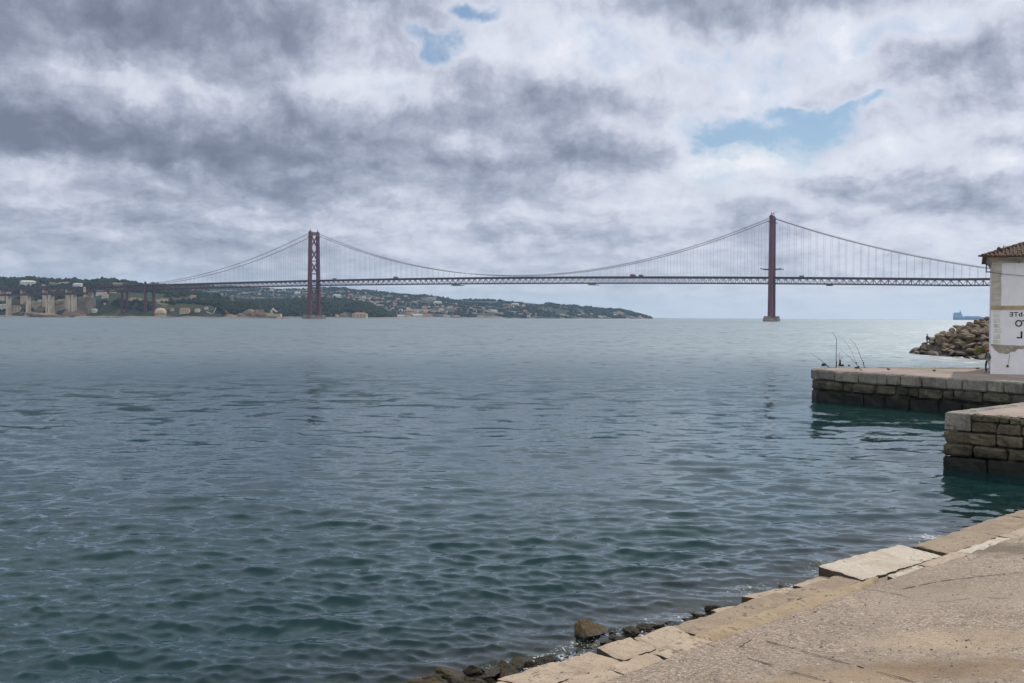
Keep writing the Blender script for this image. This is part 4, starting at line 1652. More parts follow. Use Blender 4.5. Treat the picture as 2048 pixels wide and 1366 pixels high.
for i, (d_, s, side, zt_, zb_) in enumerate(hang):
    mb = MB() if i < 100 else rest
    for k in (-.28, .28):
        mb.bar(BP(s + k, side * CT, zb_), BP(s + k, side * CT, zt_), .11)
    if i < 100:
        mb.build('hanger', M['cable'], bridge, fix=False)
o_ = rest.build('hanger', M['cable'], bridge, fix=False)
o_['kind'] = 'stuff'

# side bent where the cables come down, steel column, masonry anchorage
bt = MB()
SB = -452.0
for side in (-1, 1):
    for za, zb, ka, kb in ((14, zbot(SB), 1.0, .8), (zbot(SB), ztop(SB) + 7, .8, .7)):
        pa, pb = BP(SB, side * 13.0, za), BP(SB, side * 13.0, zb)
        ring = []
        for p_, k in ((pa, ka), (pb, kb)):
            ring += [p_ - U * 3 * k - T * 2.2 * k, p_ + U * 3 * k - T * 2.2 * k, p_ + U * 3 * k + T * 2.2 * k, p_ - U * 3 * k + T * 2.2 * k]
        bt.hexa(ring)
bt.bar(BP(SB, -13, zbot(SB) - 2), BP(SB, 13, zbot(SB) - 2), 2.2, 3.0, U)
bt.bar(BP(SB, -13, 34), BP(SB, 13, 34), 1.4, 1.6, U)
bt.build('side_pier', M['dark_steel'], bridge)
SC = s_of_px(249)
bt = MB()
for side in (-1, 1):
    pa, pb = BP(SC, side * 8, 9), BP(SC, side * 8, zbot(SC))
    bt.bar(pa, pb, 4.6, 3.6, T)
bt.bar(BP(SC, -10, zbot(SC) - 1.2), BP(SC, 10, zbot(SC) - 1.2), 3.0, 2.4, U)
bt.build('side_pier', M['dark_steel'], bridge)
SA = s_of_px(177)
an = MB()
c = BP(SA, -3, 0)
an.box(c + Vector((0, 0, 26)) - U * 2, (26, 34, 44), U, T, top=(.92, .96))
an.box(c + Vector((0, 0, 12)) + U * 4, (34, 40, 20), U, T)
an.build('anchorage', M['anchor_stone'], bridge)
an = MB()
z1_ = at(175, 574.0, c.y).z
an.box(BP(SA, -8, (z1_ + 47) / 2), (8.5, 7, z1_ - 47), U, T)
an.box(BP(SA, 8, (z1_ + 47) / 2), (8.5, 7, z1_ - 47), U, T)
an.build('anchorage', M['concrete_far'], bridge)

# traffic seen above the railing, inspection gantries below


def truck(s_, off, mat, label, L=12.0, Hh=3.6, flip=1):
    z = ztop(s_) - .85
    o = empty('lorry', tuple(BP(s_, off, z)), label, 'lorry', 'vehicles on the bridge')
    b = MB()
    b.box(U * (-1.4 * flip) + Vector((0, 0, .9 + Hh / 2)), (L * .72, 2.5, Hh), U, T)
    b.build('cargo_box', M[mat], o)
    cb_ = MB()
    cb_.box(U * (L * .36 * flip + .1) + Vector((0, 0, 2.2)), (2.4, 2.4, 2.8), U, T, top=(.8, .9))
    cb_.build('cab', M[mat], o)
    ch = MB()
    ch.box(Vector((0, 0, .75)), (L * .95, 2.0, .3), U, T)
    for x in (-.38, -.27, .32):
        for sd_ in (-1, 1):
            p_ = U * x * L * flip + T * sd_ * 1.05 + Vector((0, 0, .5))
            ch.tube([p_ - T * .15, p_ + T * .15], .5, 10)
    ch.build('chassis', M['rubber'], o)
    return o


truck(s_of_px(673), -7, 'truck_grey', 'grey lorry on the bridge just past the open left tower', 9, 2.6)
truck(s_of_px(795), -7, 'truck_grey', 'dark lorry alone on the deck between left tower and midspan', 11, 3.6)
truck(s_of_px(1268), -7, 'truck_red', 'larger dark red lorry on the deck right of midspan', 12, 4.0)
truck(s_of_px(1284), -7, 'truck_red', 'shorter red lorry following the larger one on the deck', 8, 3.2)
truck(s_of_px(1604), -7, 'truck_grey', 'low grey lorry on the deck just right of the right tower', 8, 2.6)


def gantry(px, L, label, mat, hz=2.2):
    s_ = s_of_px(px)
    z = zbot(s_) - .2
    o = empty('inspection_gantry', tuple(BP(s_, 0, z)), label, 'gantry', 'gantries hung under the bridge')
    b = MB()
    b.box(Vector((0, 0, -hz)), (L, 20, .5), U, T)
    for e in (-1, 1):
        b.bar(U * e * L / 2 + Vector((0, 0, -hz + .2)) - T * 10, U * e * L / 2 + Vector((0, 0, -hz + .2)) + T * 10, .3, 1.2)
    b.bar(U * -L / 2 - T * 10 + Vector((0, 0, -hz + 1)), U * L / 2 - T * 10 + Vector((0, 0, -hz + 1)), .3, 1.4)
    b.build('platform', M[mat], o)
    h = MB()
    for e in (-1, 0, 1):
        for sd_ in (-1, 1):
            h.bar(U * e * L * .42 + T * sd_ * 9 + Vector((0, 0, -hz)), U * e * L * .42 + T * sd_ * 9 + Vector((0, 0, .4)), .4)
    h.build('hanger_frame', M[mat], o)


gantry(916, 20, 'dark inspection gantry under the deck left of midspan', 'dark_steel', 2.6)
gantry(1187, 15, 'pale grey inspection gantry under the deck right of midspan', 'truck_grey', 2.6)
gantry(1659, 10, 'small inspection gantry under the deck right of the right tower', 'dark_steel', 1.8)

# ------------------------------------------------------------------ hills beyond the river


def hill_mat(name, greens, earth, amount, rock=None):
    m, g = new_mat(name)
    w = g.pos()
    n1 = g.noise(w, .012, 6.0, .6, .4)
    n2 = g.noise(w, .045, 6.0, .65)
    col = g.ramp(n2, [(.3, greens[0]), (.7, greens[1])])
    col = g.mix(g.step(g.math('MULTIPLY_ADD', n2, .35, n1), amount, amount + .10), col, earth)
    if rock:
        nz = g.sep(g.node('ShaderNodeNewGeometry').outputs['True Normal'])[2]
        col = g.mix(g.math('SUBTRACT', 1.0, g.step(nz, .62, .82)), col, rock)
    g.out(g.principled(col, .95, g.bump(n2, .6, 3.0), .1))
    return m


M['hill_near'] = hill_mat('hill_near', ((.020, .026, .014), (.045, .050, .026)), (.17, .135, .085), .70, (.22, .175, .125))
M['hill_mid'] = hill_mat('hill_mid', ((.018, .026, .016), (.034, .044, .024)), (.10, .085, .05), .78)
M['hill_far'] = hill_mat('hill_far', ((.020, .030, .026), (.042, .050, .040)), (.20, .145, .11), .68)  # greens tinted slightly blue, distance haze put into the colour


def leaf_mat(name, a, b, c):
    m, g = new_mat(name)
    w = g.pos()
    n = g.noise(w, .035, 4.0, .6)
    n2 = g.noise(w, .35, 4.0, .6)
    col = g.ramp(n, [(.3, a), (.52, b), (.75, c)])
    col = g.mix(g.math('MULTIPLY', g.step(n2, .4, .7), .5), col, a)
    g.out(g.principled(col, .9, g.bump(n2, .8, .8), .1))
    return m


M['wood_near'] = leaf_mat('wood_near', (.008, .014, .009), (.016, .024, .013), (.034, .038, .018))
M['wood_far'] = leaf_mat('wood_far', (.008, .015, .016), (.014, .024, .023), (.026, .034, .028))  # bluer than the near wood: some haze mixed into the leaf colour


def interp(pts, xs):
    a = np.array(pts, float)
    return [np.interp(xs, a[:, 0], a[:, k]) for k in range(1, a.shape[1])]


def terrain(name, mat, ridge, shore_pts, x0, x1, nx, nv, prof, amp, seed, drop, backw=400.0):
    """ridge: (px, py, depth); shore_pts: (px, depth). Returns arrays for planting."""
    xs = np.linspace(x0, x1, nx)
    rpy, rY = interp(ridge, xs)
    sY = interp(shore_pts, xs)[0]
    v = np.concatenate([np.linspace(-.03, 1, nv), np.linspace(1, 1.8, 8)[1:]])
    X, Y, Z = (np.zeros((nx, len(v))) for _ in range(3))
    for i, px in enumerate(xs):
        rp = at(px, rpy[i], rY[i])
        k = ray(px, 640)
        k = k.x / k.y
        hz = max(rp.z - drop, 1.0)
        vv = np.minimum(v, 1)
        yy = sY[i] + (rY[i] - sY[i]) * vv + np.maximum(v - 1, 0) * backw
        z = hz * np.interp(vv, prof[0], prof[1]) * np.where(v < 0, 0, 1) - np.where(v < 0, 5, 0)
        z = z - np.maximum(v - 1, 0) * hz * .8
        X[i], Y[i], Z[i] = k * yy, yy, z
    n = fbm(X * .006, Y * .006, 5, seed) - .5
    n2 = fbm(X * .03, Y * .03, 3, seed + 9) - .5
    vv = np.clip(v, 0, 1)[None, :]
    Z = Z + (n * amp + n2 * amp * .3) * np.sin(np.pi * np.clip(vv, 0, 1)) * np.clip(Z / 20, 0, 1)
    o = grid_mesh(name, X, Y, Z, mat)
    tag(o, kind='structure')
    return X, Y, Z, nv


ICO = None


def crowns(name, mat, terr, n, rmin, rmax, seed, vlo=.02, vhi=1.03, thr=.40, xlo=0., xhi=1., clear=None):
    """a far wood: many lobed crowns, thinned where the ground lies bare"""
    global ICO
    if ICO is None:
        bm = bmesh.new()
        bmesh.ops.create_icosphere(bm, subdivisions=1, radius=1.0)
        ICO = (np.array([v.co[:] for v in bm.verts]), np.array([[v.index for v in f.verts] for f in bm.faces]))
        bm.free()
    X, Y, Z, nv = terr
    r = np.random.default_rng(seed)
    i = xlo + (xhi - xlo) * r.random(n)
    i = i * (X.shape[0] - 1.001)
    j = (vlo + (vhi - vlo) * r.random(n) ** .8) * (nv - 1) + .6
    j = np.minimum(j, X.shape[1] - 1.01)
    i0, j0 = i.astype(int), j.astype(int)
    fi, fj = i - i0, j - j0

    def smp(A):
        return (A[i0, j0] * (1 - fi) + A[i0 + 1, j0] * fi) * (1 - fj) + (A[i0, j0 + 1] * (1 - fi) + A[i0 + 1, j0 + 1] * fi) * fj
    x, y, z = smp(X), smp(Y), smp(Z)
    keep = (fbm(x * .011, y * .011, 4, seed + 3) > thr) & (z > 2.0)
    if clear is not None:
        keep &= clear(x, y, z)
    x, y, z = x[keep], y[keep], z[keep]
    n = len(x)
    rad = rmin + (rmax - rmin) * r.random(n) ** 1.6
    vs, fs = ICO
    jit = 1 + .55 * (r.random((n, len(vs), 1)) - .5)
    co = vs[None] * jit * rad[:, None, None] * np.stack([np.ones(n), np.ones(n), .75 + .5 * r.random(n)], -1)[:, None, :]
    co = co + np.stack([x, y, z + rad * .45], -1)[:, None, :]
    q = (fs[None] + (np.arange(n) * len(vs))[:, None, None]).reshape(-1, 3)
    tag(np_mesh(name, co.reshape(-1, 3), q, mat, None, False), kind='stuff')


far_ridge = [(-60, 560, 5200), (150, 562, 5200), (300, 565, 5200), (350, 567, 5200), (420, 570, 5200), (480, 572, 5200), (560, 576, 5100), (590, 576.5, 5050), (625, 574, 5000), (660, 573.5, 4950), (690, 574, 4900),
             (710, 576, 4900), (730, 579, 4850), (770, 583, 4800), (800, 587, 4750), (830, 589, 4700), (860, 590, 4700), (880, 594, 4650), (920, 597.5, 4600), (960, 598, 4600), (1000, 598.5, 4600),
             (1030, 601, 4600), (1060, 604, 4600), (1080, 606, 4600), (1110, 605.5, 4650), (1150, 610, 4700), (1200, 616, 4700), (1240, 618, 4750), (1262, 622, 4750), (1280, 628, 4750), (1296, 633, 4800), (1312, 636.3, 4800), (1330, 640, 4800)]
far_shore = [(-60, 3600), (560, 3500), (700, 3500), (900, 3700), (1100, 4000), (1240, 4400), (1300, 4700), (1330, 4770)]
T3 = terrain('hill', M['hill_far'], far_ridge, far_shore, 300, 1330, 420, 46, ((0, .1, .35, .7, 1), (0.02, .12, .45, .82, 1.0)), 26, 31, 5.0)
crowns('woodland', M['wood_far'], T3, 13000, 3, 7, 61, thr=.49)

mid_ridge = [(430, 600, 3300), (520, 601, 3300), (580, 600, 3250), (640, 598, 3200), (680, 600, 3150), (720, 606, 3100), (745, 613, 3050), (765, 622, 3000), (785, 630, 2980), (800, 637, 2960)]
mid_shore = [(430, 2750), (560, 2750), (640, 2750), (740, 2850), (800, 2930)]
T2 = terrain('hill', M['hill_mid'], mid_ridge, mid_shore, 430, 800, 150, 26, ((0, .08, .3, .7, 1), (.02, .22, .55, .88, 1.0)), 14, 41, 5.0)
crowns('woodland', M['wood_near'], T2, 5200, 4, 9, 71, thr=.33)

near_ridge = [(-60, 552, 3050), (0, 555, 3000), (40, 557, 3000), (67, 554.5, 3000), (80, 557, 3000), (110, 560, 3000), (150, 559, 2980), (175, 562, 2950), (195, 559, 2920), (212, 557, 2900), (240, 560, 2880), (265, 561, 2860),
              (290, 565, 2840), (330, 573, 2800), (370, 580, 2750), (405, 586.5, 2700), (444, 591, 2650), (481, 604, 2580), (513, 608, 2520), (522, 613, 2490), (532, 623, 2450), (548, 629, 2420), (566, 632.5, 2400), (580, 637, 2395)]
near_shore = [(-60, 2420), (0, 2400), (100, 2360), (170, 2330), (300, 2290), (420, 2270), (540, 2290), (580, 2380)]
T1 = terrain('hill', M['hill_near'], near_ridge, near_shore, -60, 580, 330, 60, ((0, .03, .07, .16, .30, .6, 1), (.01, .035, .05, .34, .52, .78, 1.0)), 22, 51, 5.0)


def off_bridge(x, y, z):
    # keep the line under the decks open
    d = (x - TL.x) * T0.x + (y - TL.y) * T0.y
    return ~(((d > -78) & (d < -50) | (d > -16) & (d < 16)) & (z < 60))


crowns('woodland', M['wood_near'], T1, 9500, 3, 7.5, 81, vlo=.10, thr=.46, clear=off_bridge)
# a strip of quays and beach at the foot of the hills
M['beach'] = simple('beach', (.30, .255, .19), (.50, .44, .35), .03, .95, .3, .1, 'World', c3=(.16, .135, .10))


def shore_strip(pts, h, back):
    xs = np.linspace(pts[0][0], pts[-1][0], 160)
    Y0 = interp(pts, xs)[0]
    X, Y, Z = (np.zeros((160, 4)) for _ in range(3))
    for i, px in enumerate(xs):
        k = ray(px, 640)
        k = k.x / k.y
        hh = h * (.5 + .9 * float(fbm(np.array([px * .05]), np.array([1.0]), 3, 6)[0]))
        for j, (dy, z) in enumerate(((-4, -1), (-3, hh), (back, hh + .4), (back + 10, -2))):
            X[i, j], Y[i, j], Z[i, j] = k * (Y0[i] + dy), Y0[i] + dy, z
    tag(grid_mesh('beach', X, Y, Z, M['beach'], None, False), kind='structure')


shore_strip([(-60, 2412), (0, 2392), (100, 2352), (170, 2322), (300, 2282), (420, 2262), (540, 2280), (562, 2330)], 3.0, 26)
shore_strip([(560, 2742), (640, 2742), (740, 2842), (800, 2920), (900, 3690), (1000, 3830)], 3.2, 30)


def on_hill(terr, px, v):
    X, Y, Z, nv = terr
    r = X / np.maximum(Y, 1)
    k = ray(px, 620)
    k = k.x / k.y
    i = int(np.argmin(np.abs(r[:, nv // 2] - k)))
    j = int(v * (nv - 1))
    return Vector((X[i, j], Y[i, j], Z[i, j]))


def hit_hill(terr, px, py):
    """where the sight line through that photo pixel meets the slope"""
    X, Y, Z, nv = terr
    k = ray(px, py)
    r = (X / np.maximum(Y, 1))[:, nv // 2]
    i = int(np.argmin(np.abs(r - k.x / k.y)))
    for j in range(1, nv):
        zl = EYE.z + k.z / k.y * Y[i, j]
        if Z[i, j] >= zl:
            return Vector((X[i, j], Y[i, j], Z[i, j]))
    return Vector((X[i, nv - 1], Y[i, nv - 1], Z[i, nv - 1]))


# rocky bluffs at the foot of the near hill
for i, (px, py, s_, lab) in enumerate(((505, 622, (26, 14, 15), 'reddish rock bluff with a dark cleft at the river edge'), (521, 619, (20, 14, 18), 'taller reddish rock bluff at the point before the left tower'),
                                       (488, 626, (20, 12, 9), 'low pale rock bluff left of the reddish bluffs'), (468, 628, (22, 12, 7), 'low dark rock outcrop by the water under the near hill'),
                                       (90, 622, (60, 16, 8), 'long low dark rock ledge under the concrete viaducts'), (150, 620, (34, 18, 14), 'brownish rock bank at the foot of the anchorage'))):
    p = at(px, 632, 2290 if px > 300 else 2345)
    put_rock('rock_bluff', rock_mesh('rock_bluff', 700 + i, 3, 12, .08), (p.x, p.y, s_[2] * .35), s_, (0, .1, random.uniform(-.4, .4)), lab, 'rock')
    bpy.data.objects[-1] if False else None
for o in bpy.data.objects:
    if o.name.startswith('rock_bluff'):
        o.data.materials.clear()
        o.data.materials.append(M['cliff'])

# houses


def house_mesh(name, L, W, H, rise, wall, roof):
    mb = MB()
    mb.box((0, 0, H / 2 - 2), (L, W, H + 4))
    mb.m = 1
    e = .5
    a = [(-L / 2 - e, -W / 2 - e, H), (L / 2 + e, -W / 2 - e, H), (L / 2 + e, W / 2 + e, H), (-L / 2 - e, W / 2 + e, H)]
    rg = [(-L / 2 + W * .35, 0, H + rise), (L / 2 - W * .35, 0, H + rise)]
    mb.add(a + rg, [(0, 1, 5, 4), (1, 2, 5), (2, 3, 4, 5), (3, 0, 4), (3, 2, 1, 0)])
    mb.m = 2
    nw = max(2, int(L / 4))
    for fl in range(max(1, int(H / 3.2))):
        for k in range(nw):
            x = -L / 2 + (k + .5) * L / nw
            mb.box((x, -W / 2 - .02, 1.7 + fl * 3.1), (1.2, .1, 1.5))
    o = mb.build(name, [wall, roof, M['dark_glass']])
    me = o.data
    bpy.data.objects.remove(o)
    return me


HM = [house_mesh('house', 12, 9, 6, 2.6, M['white_wall'], M['terracotta']), house_mesh('house', 18, 10, 7, 2.6, M['cream_wall'], M['terracotta']),
      house_mesh('house', 26, 10, 9, 2.2, M['white_wall'], M['white_wall']), house_mesh('house', 9, 8, 4, 2.4, M['cream_wall'], M['terracotta']), house_mesh('house', 15, 9, 5, 3.4, M['terracotta'], M['terracotta'])]


def house(k, loc, rot, lab, group=None, sc=(1, 1, 1)):
    o = bpy.data.objects.new('house', HM[k])
    o.location, o.rotation_euler, o.scale = loc, (0, 0, rot), sc
    COL.objects.link(o)
    return tag(o, lab, 'house', group)


FAR_KIND = ['small white house with a tiled roof on the hazy far hillside', 'long cream house with a tiled roof on the hazy far hillside', 'long white block on the hazy far hillside',
            'tiny cream house on the hazy far hillside', 'low brick red house on the hazy far hillside']
rh = random.Random(5)
fh = []
for cx, cy, sx, sy, n in ((720, 600, 28, 9, 15), (800, 603, 40, 12, 14), (870, 610, 40, 12, 11), (900, 617, 30, 6, 8), (830, 625, 30, 4, 8), (960, 620, 40, 6, 9), (1040, 612, 20, 5, 8), (1080, 628, 60, 4, 6), (1200, 632, 40, 3, 4),
                          (640, 590, 60, 6, 8), (560, 588, 50, 7, 9), (1240, 628, 16, 3, 2)):
    for _ in range(n):
        fh.append((rh.gauss(cx, sx * .6), rh.gauss(cy, sy * .6)))
for px, py in fh:
    p = hit_hill(T3, px, py)
    k = rh.choice((0, 0, 1, 2, 3, 3, 4, 4))
    s_ = rh.uniform(.8, 1.4)
    house(k, p, rh.uniform(-.6, .5), FAR_KIND[k], 'houses scattered on the far hillside', (s_, s_, s_ * rh.uniform(.7, 1.0)))
for i, (px, lab, k, sc) in enumerate(((772, 'cream row of buildings on the shore right of the wooded knoll', 1, 2.2), (800, 'white shore building beyond the wooded knoll', 2, 1.2), (818, 'pale shore house right of the white shore building', 0, 1.4),
                                      (836, 'long white waterfront shed on the far shore', 2, 1.5), (855, 'wide cream waterfront hall on the far shore', 1, 1.8), (893, 'white and brick waterfront house on the far shore', 0, 1.8),
                                      (913, 'reddish roofed waterfront house, last of the far shore row', 1, 1.4), (667, 'low tan shed on the shore just right of the left tower', 1, 1.5), (720, 'long tan wall building under the wooded knoll', 1, 2.2))):
    Y = 2800 if px < 750 else 3500
    p = at(px, 634, Y)
    house(k, (p.x, p.y, 1.5), rh.uniform(-.3, .3), lab, None, (sc, sc, sc * .7))
near = [(56, 574, 2, 1.5, 'white hall with a sloping roof above the concrete viaducts'), (87, 576, 1, .9, 'cream house on the ridge above the concrete viaducts'), (120, 571, 4, .9, 'pale reddish house half hidden above the viaducts'),
        (155, 574, 2, .9, 'white low building left of the concrete pylon top'), (203, 590, 2, .9, 'white stepped building right of the anchorage'), (211, 596, 0, 1.3, 'white house just below the stepped building'),
        (225, 586, 1, .8, 'small cream house on the slope under the deck'), (318, 584, 2, .7, 'white house just under the deck right of the bent'), (336, 581, 2, .6, 'second white house under the deck, toward the slope'),
        (388, 584, 0, 1.2, 'white house with tiled roof on the slope under the deck'), (372, 583, 0, .7, 'small grey white house left of the tiled one'), (362, 606, 3, 1.0, 'tiny cream house alone on the dark slope'),
        (420, 594, 1, .8, 'cream house with a pale track on the near hill spur'), (463, 606, 3, 1.5, 'yellowish house on the bushy spur'), (385, 600, 1, .9, 'cream farm building in the clearing'), (404, 603, 1, .7, 'cream barn at the edge of the clearing'),
        (8, 618, 2, 1.0, 'white waterfront shed at the far left edge'), (30, 625, 1, 1.6, 'long tan waterfront shed under the viaducts'), (80, 608, 0, .7, 'tiny white house between the viaduct piers'),
        (187, 628, 2, .7, 'white boat house at the foot of the anchorage'), (210, 612, 0, .5, 'tiny white hut on the dark slope'), (345, 622, 3, .9, 'low cream hut by the shore right of the round building'),
        (370, 626, 1, 1.2, 'long cream shed on the shore'), (395, 623, 0, .9, 'white shed near the shore crane'), (412, 621, 0, .7, 'small white hut beside the shore crane')]
for px, py, k, sc, lab in near:
    p = hit_hill(T1, px, py)
    house(k, p, rh.uniform(-.5, .4), lab, None, (sc, sc, sc))
# round pale building by the side bent
rbld = MB(at(321, 630, 2300))
o_ = rbld.o
rbld.lathe((o_.x, o_.y, 0), [(11, 0), (12.5, 6), (13.5, 12), (12, 18), (8, 21.5), (2, 23)], 18)
rbld.m = 1
for k in range(7):
    a = -math.pi / 2 + (k - 3) * .42
    rbld.box((o_.x + math.cos(a) * 12.9, o_.y + math.sin(a) * 12.9, 9), (2.2, 1.6, 5), (-math.sin(a), math.cos(a), 0))
rb_o = rbld.build('round_building', [M['cream_wall'], M['cliff']])
tag(rb_o, 'round cream building at the shore beside the right leg of the side pier', 'building')
# pale terrace with a tall white shape on the point
pt = empty('shore_terrace', tuple(at(545, 632, 2300)), 'cream terrace with a white sail shaped canopy on the river point', 'building')
mb = MB()
mb.box((0, 0, 2.0), (42, 14, 6.5), top=(.92, .9))
mb.box((-8, 0, 6.3), (16, 10, 2.2))
mb.build('terrace', M['cream_wall'], pt)
mb = MB()
mb.tube([(-1, 0, 5), (-3, 0, 11), (1, 0, 16), (6, 0, 12), (10, 0, 10), (12, 0, 13)], [1.2, 3.0, 2.6, 2.0, 1.4, .3], 8)
mb.build('canopy', M['white_wall'], pt)
# slipway crane by the water
ck = empty('shore_crane', tuple(at(426, 632, 2262)), 'white leaning crane boom with a low barge at the shore', 'crane')
mb = MB()
mb.bar((0, 0, 4), (7, 0, 19), 1.6)
mb.bar((0, 0, 4), (-16, 0, 10), 1.2)
mb.bar((7, 0, 19), (-16, 0, 10), .3)
mb.build('boom', M['white_wall'], ck)
mb = MB()
mb.box((-2, 0, 2.4), (34, 8, 3.2), top=(1.08, 1.05))
mb.box((0, 0, 4.8), (6, 5, 2.6))
mb.build('barge', M['truck_grey'], ck)

# ------------------------------------------------------------------ concrete viaducts left of the anchorage


def viaduct(name, lab, pxs, yt, yb, Y_of, width, piers):
    o = empty(name, (0, 0, 0), lab, 'viaduct')
    pts = [at(px, y, Y_of(px)) for px, y in zip(pxs, yt)]
    th = (yb - 0) / F * 2350
    d = MB()
    for a, b in zip(pts, pts[1:]):
        d.bar(a - Vector((0, 0, th / 2)), b - Vector((0, 0, th / 2)), width, th)
    d.build('deck', M['dark_steel'], o)
    r = MB()
    for a, b in zip(pts, pts[1:]):
        dd = (b - a).normalized()
        n = Vector((-dd.y, dd.x, 0)) * width * .48
        for s_ in (-1, 1):
            r.bar(a + n * s_ + Vector((0, 0, .5)), b + n * s_ + Vector((0, 0, .5)), .3, 1.0)
    r.build('parapet', M['dark_steel'], o)
    dirv = (pts[-1] - pts[0])
    dirv.z = 0
    dirv.normalize()
    for px, ytop, w_ in piers:
        z1 = at(px, ytop, Y_of(px)).z
        c = at(px, 630, Y_of(px))
        p = MB()
        n = Vector((-dirv.y, dirv.x, 0))
        p.box((c.x, c.y, z1 / 2 - 1), (w_, w_ * 1.6, z1 + 2), dirv, n, top=(.84, .9))
        p.box((c.x, c.y, z1 - .6), (w_ * 1.15, width * .8, 1.6), dirv, n)
        p.box((c.x, c.y, 2.5), (w_ * 1.6, w_ * 2.2, 9), dirv, n, top=(.9, .9))
        p.build('pier', M['concrete_far'], o)
    return o


yax = lambda px: (TL + U * s_of_px(px)).y
viaduct('road_viaduct', 'upper thin dark road viaduct on tall concrete piers left of the anchorage', [180, 150, 120, 90, 60, 30, 0, -30], [573.8, 575.2, 576.2, 576.8, 577, 577.2, 577.5, 578], 2.6, yax, 20,
        [(137, 577.8, 8.5), (90.5, 578.2, 7.5), (46.5, 578.5, 7.5), (4, 579, 7.5)])
viaduct('railway_viaduct', 'lower thick concrete railway viaduct running in front of the upper road viaduct', [172, 140, 100, 60, 20, -30], [585.4, 585.9, 586.6, 587.4, 588.2, 589.2], 3.6, lambda px: yax(px) - 70, 12,
        [(148, 589, 7.5), (141, 589, 5.5), (102.5, 590.4, 8.5), (95, 590.4, 5), (57, 591.2, 6.5), (17.5, 584, 7)])

# ------------------------------------------------------------------ cargo ship on the horizon
YS = 6000.0
sh = empty('cargo_ship', tuple(at(1940, 641, YS)), 'hazy blue cargo ship on the horizon behind the breakwater', 'ship')
sh.location.z = 0
mpp = YS / F
X0 = (1907.5 - 1940) * mpp
X1 = (1976 - 1940) * mpp
mb = MB()
n = 24
sec = []
for i in range(n + 1):
    f = i / n
    x = X0 + (X1 - X0) * f
    beam = 14 * (1 - max(0, (f - .82) / .18) ** 2) * (1 - .25 * max(0, (.12 - f) / .12))
    top = 15 + 5 * max(0, (f - .85) / .15)
    sec.append([Vector((x, -beam, top)), Vector((x + (3 if i == n else 0), -beam * .8, -3)), Vector((x, beam * .8, -3)), Vector((x, beam, top))])
for a, b in zip(sec, sec[1:]):
    mb.add(a + b, [(0, 4, 5, 1), (1, 5, 6, 2), (2, 6, 7, 3), (3, 7, 4, 0)])
mb.add(sec[0], [(0, 1, 2, 3)])
mb.build('hull', M['ship_blue'], sh)
mb = MB()
mb.box((X0 + 17, 0, 26), (30, 24, 24))
mb.box((X0 + 18, 0, 41), (24, 30, 7))
mb.box((X0 + 40, 0, 24), (18, 20, 18))
mb.build('superstructure', M['ship_pale'], sh)
mb = MB()
mb.box((X0 + 39, 0, 40), (10, 10, 16), top=(.8, .8))
mb.box((X0 + 39, 0, 52), (4, 4, 12), top=(.5, .5))
mb.build('funnel', M['ship_blue'], sh)
mb = MB()
for i in range(9):
    h = (6, 9, 9, 6, 9, 9, 9, 6, 4)[i]
    mb.box((X0 + 62 + i * 13.4, 0, 15 + h / 2), (12.4, 24, h))
mb.build('deck_cargo', M['ship_pale'], sh)

# ------------------------------------------------------------------ people


def skin_mesh(name, chains, sub=1):
    """chains: lists of (x, y, z, radius); points shared by position are welded. The first point is the root."""
    vs, rad, es, idx = [], [], [], {}

    def vid(p):
        key = (round(p[0], 4), round(p[1], 4), round(p[2], 4))
        if key not in idx:
            idx[key] = len(vs)
            vs.append(p[:3])
            rad.append(p[3])
        return idx[key]
    for ch in chains:
        ids = [vid(p) for p in ch]
        es += list(zip(ids, ids[1:]))
    me = bpy.data.meshes.new(name + '_line')
    me.from_pydata(vs, es, [])
    o = bpy.data.objects.new(name + '_line', me)
    COL.objects.link(o)
    o.modifiers.new('skin', 'SKIN')
    if not me.skin_vertices:
        bpy.context.view_layer.objects.active = o
        with bpy.context.temp_override(object=o, active_object=o):
            bpy.ops.mesh.customdata_skin_add()
    for i, r in enumerate(rad):
        rr = r if isinstance(r, tuple) else (r, r)
        me.skin_vertices[0].data[i].radius = rr
        me.skin_vertices[0].data[i].use_root = (i == 0)
    sb = o.modifiers.new('sub', 'SUBSURF')
    sb.levels = sb.render_levels = sub
    bpy.context.view_layer.update()
    out = bpy.data.meshes.new_from_object(o.evaluated_get(bpy.context.evaluated_depsgraph_get()))
    bpy.data.objects.remove(o)
    out.name = name
    out.polygons.foreach_set('use_smooth', [True] * len(out.polygons))
    return out


def flat_mat(name, c, rough=.8):
    return simple(name, tuple(x * .85 for x in c), tuple(min(1, x * 1.15) for x in c), 14, rough, .2, .006)


M['skin'] = flat_mat('skin', (.36, .20, .14), .6)


def hand(wr, d, side, curl):
    """palm, four bent fingers and a thumb; d = pointing direction, side = across the palm"""
    wr, d, side = Vector(wr), Vector(d).normalized(), Vector(side)
    side = (side - d * side.dot(d)).normalized()
    n = d.cross(side)
    palm = wr + d * .055
    ch = [[(*wr, .024), (*palm, (.034, .020))]]
    for k, (o, l) in enumerate(((-.030, .062), (-.010, .074), (.010, .070), (.029, .055))):
        b = palm + side * o + d * .035
        c1 = b + (d * math.cos(curl) + n * math.sin(curl)) * l * .5
        c2 = c1 + (d * math.cos(curl * 2.1) + n * math.sin(curl * 2.1)) * l * .5
        ch.append([(*palm, (.034, .020)), (*b, .0105), (*c1, .0095), (*c2, .008)])
    t1 = palm - side * .040 + d * .004 + n * .01
    t2 = t1 + (d * .8 - side * .35 + n * .4).normalized() * .032
    ch.append([(*palm, (.034, .020)), (*t1, .012), (*t2, .0095)])
    return ch


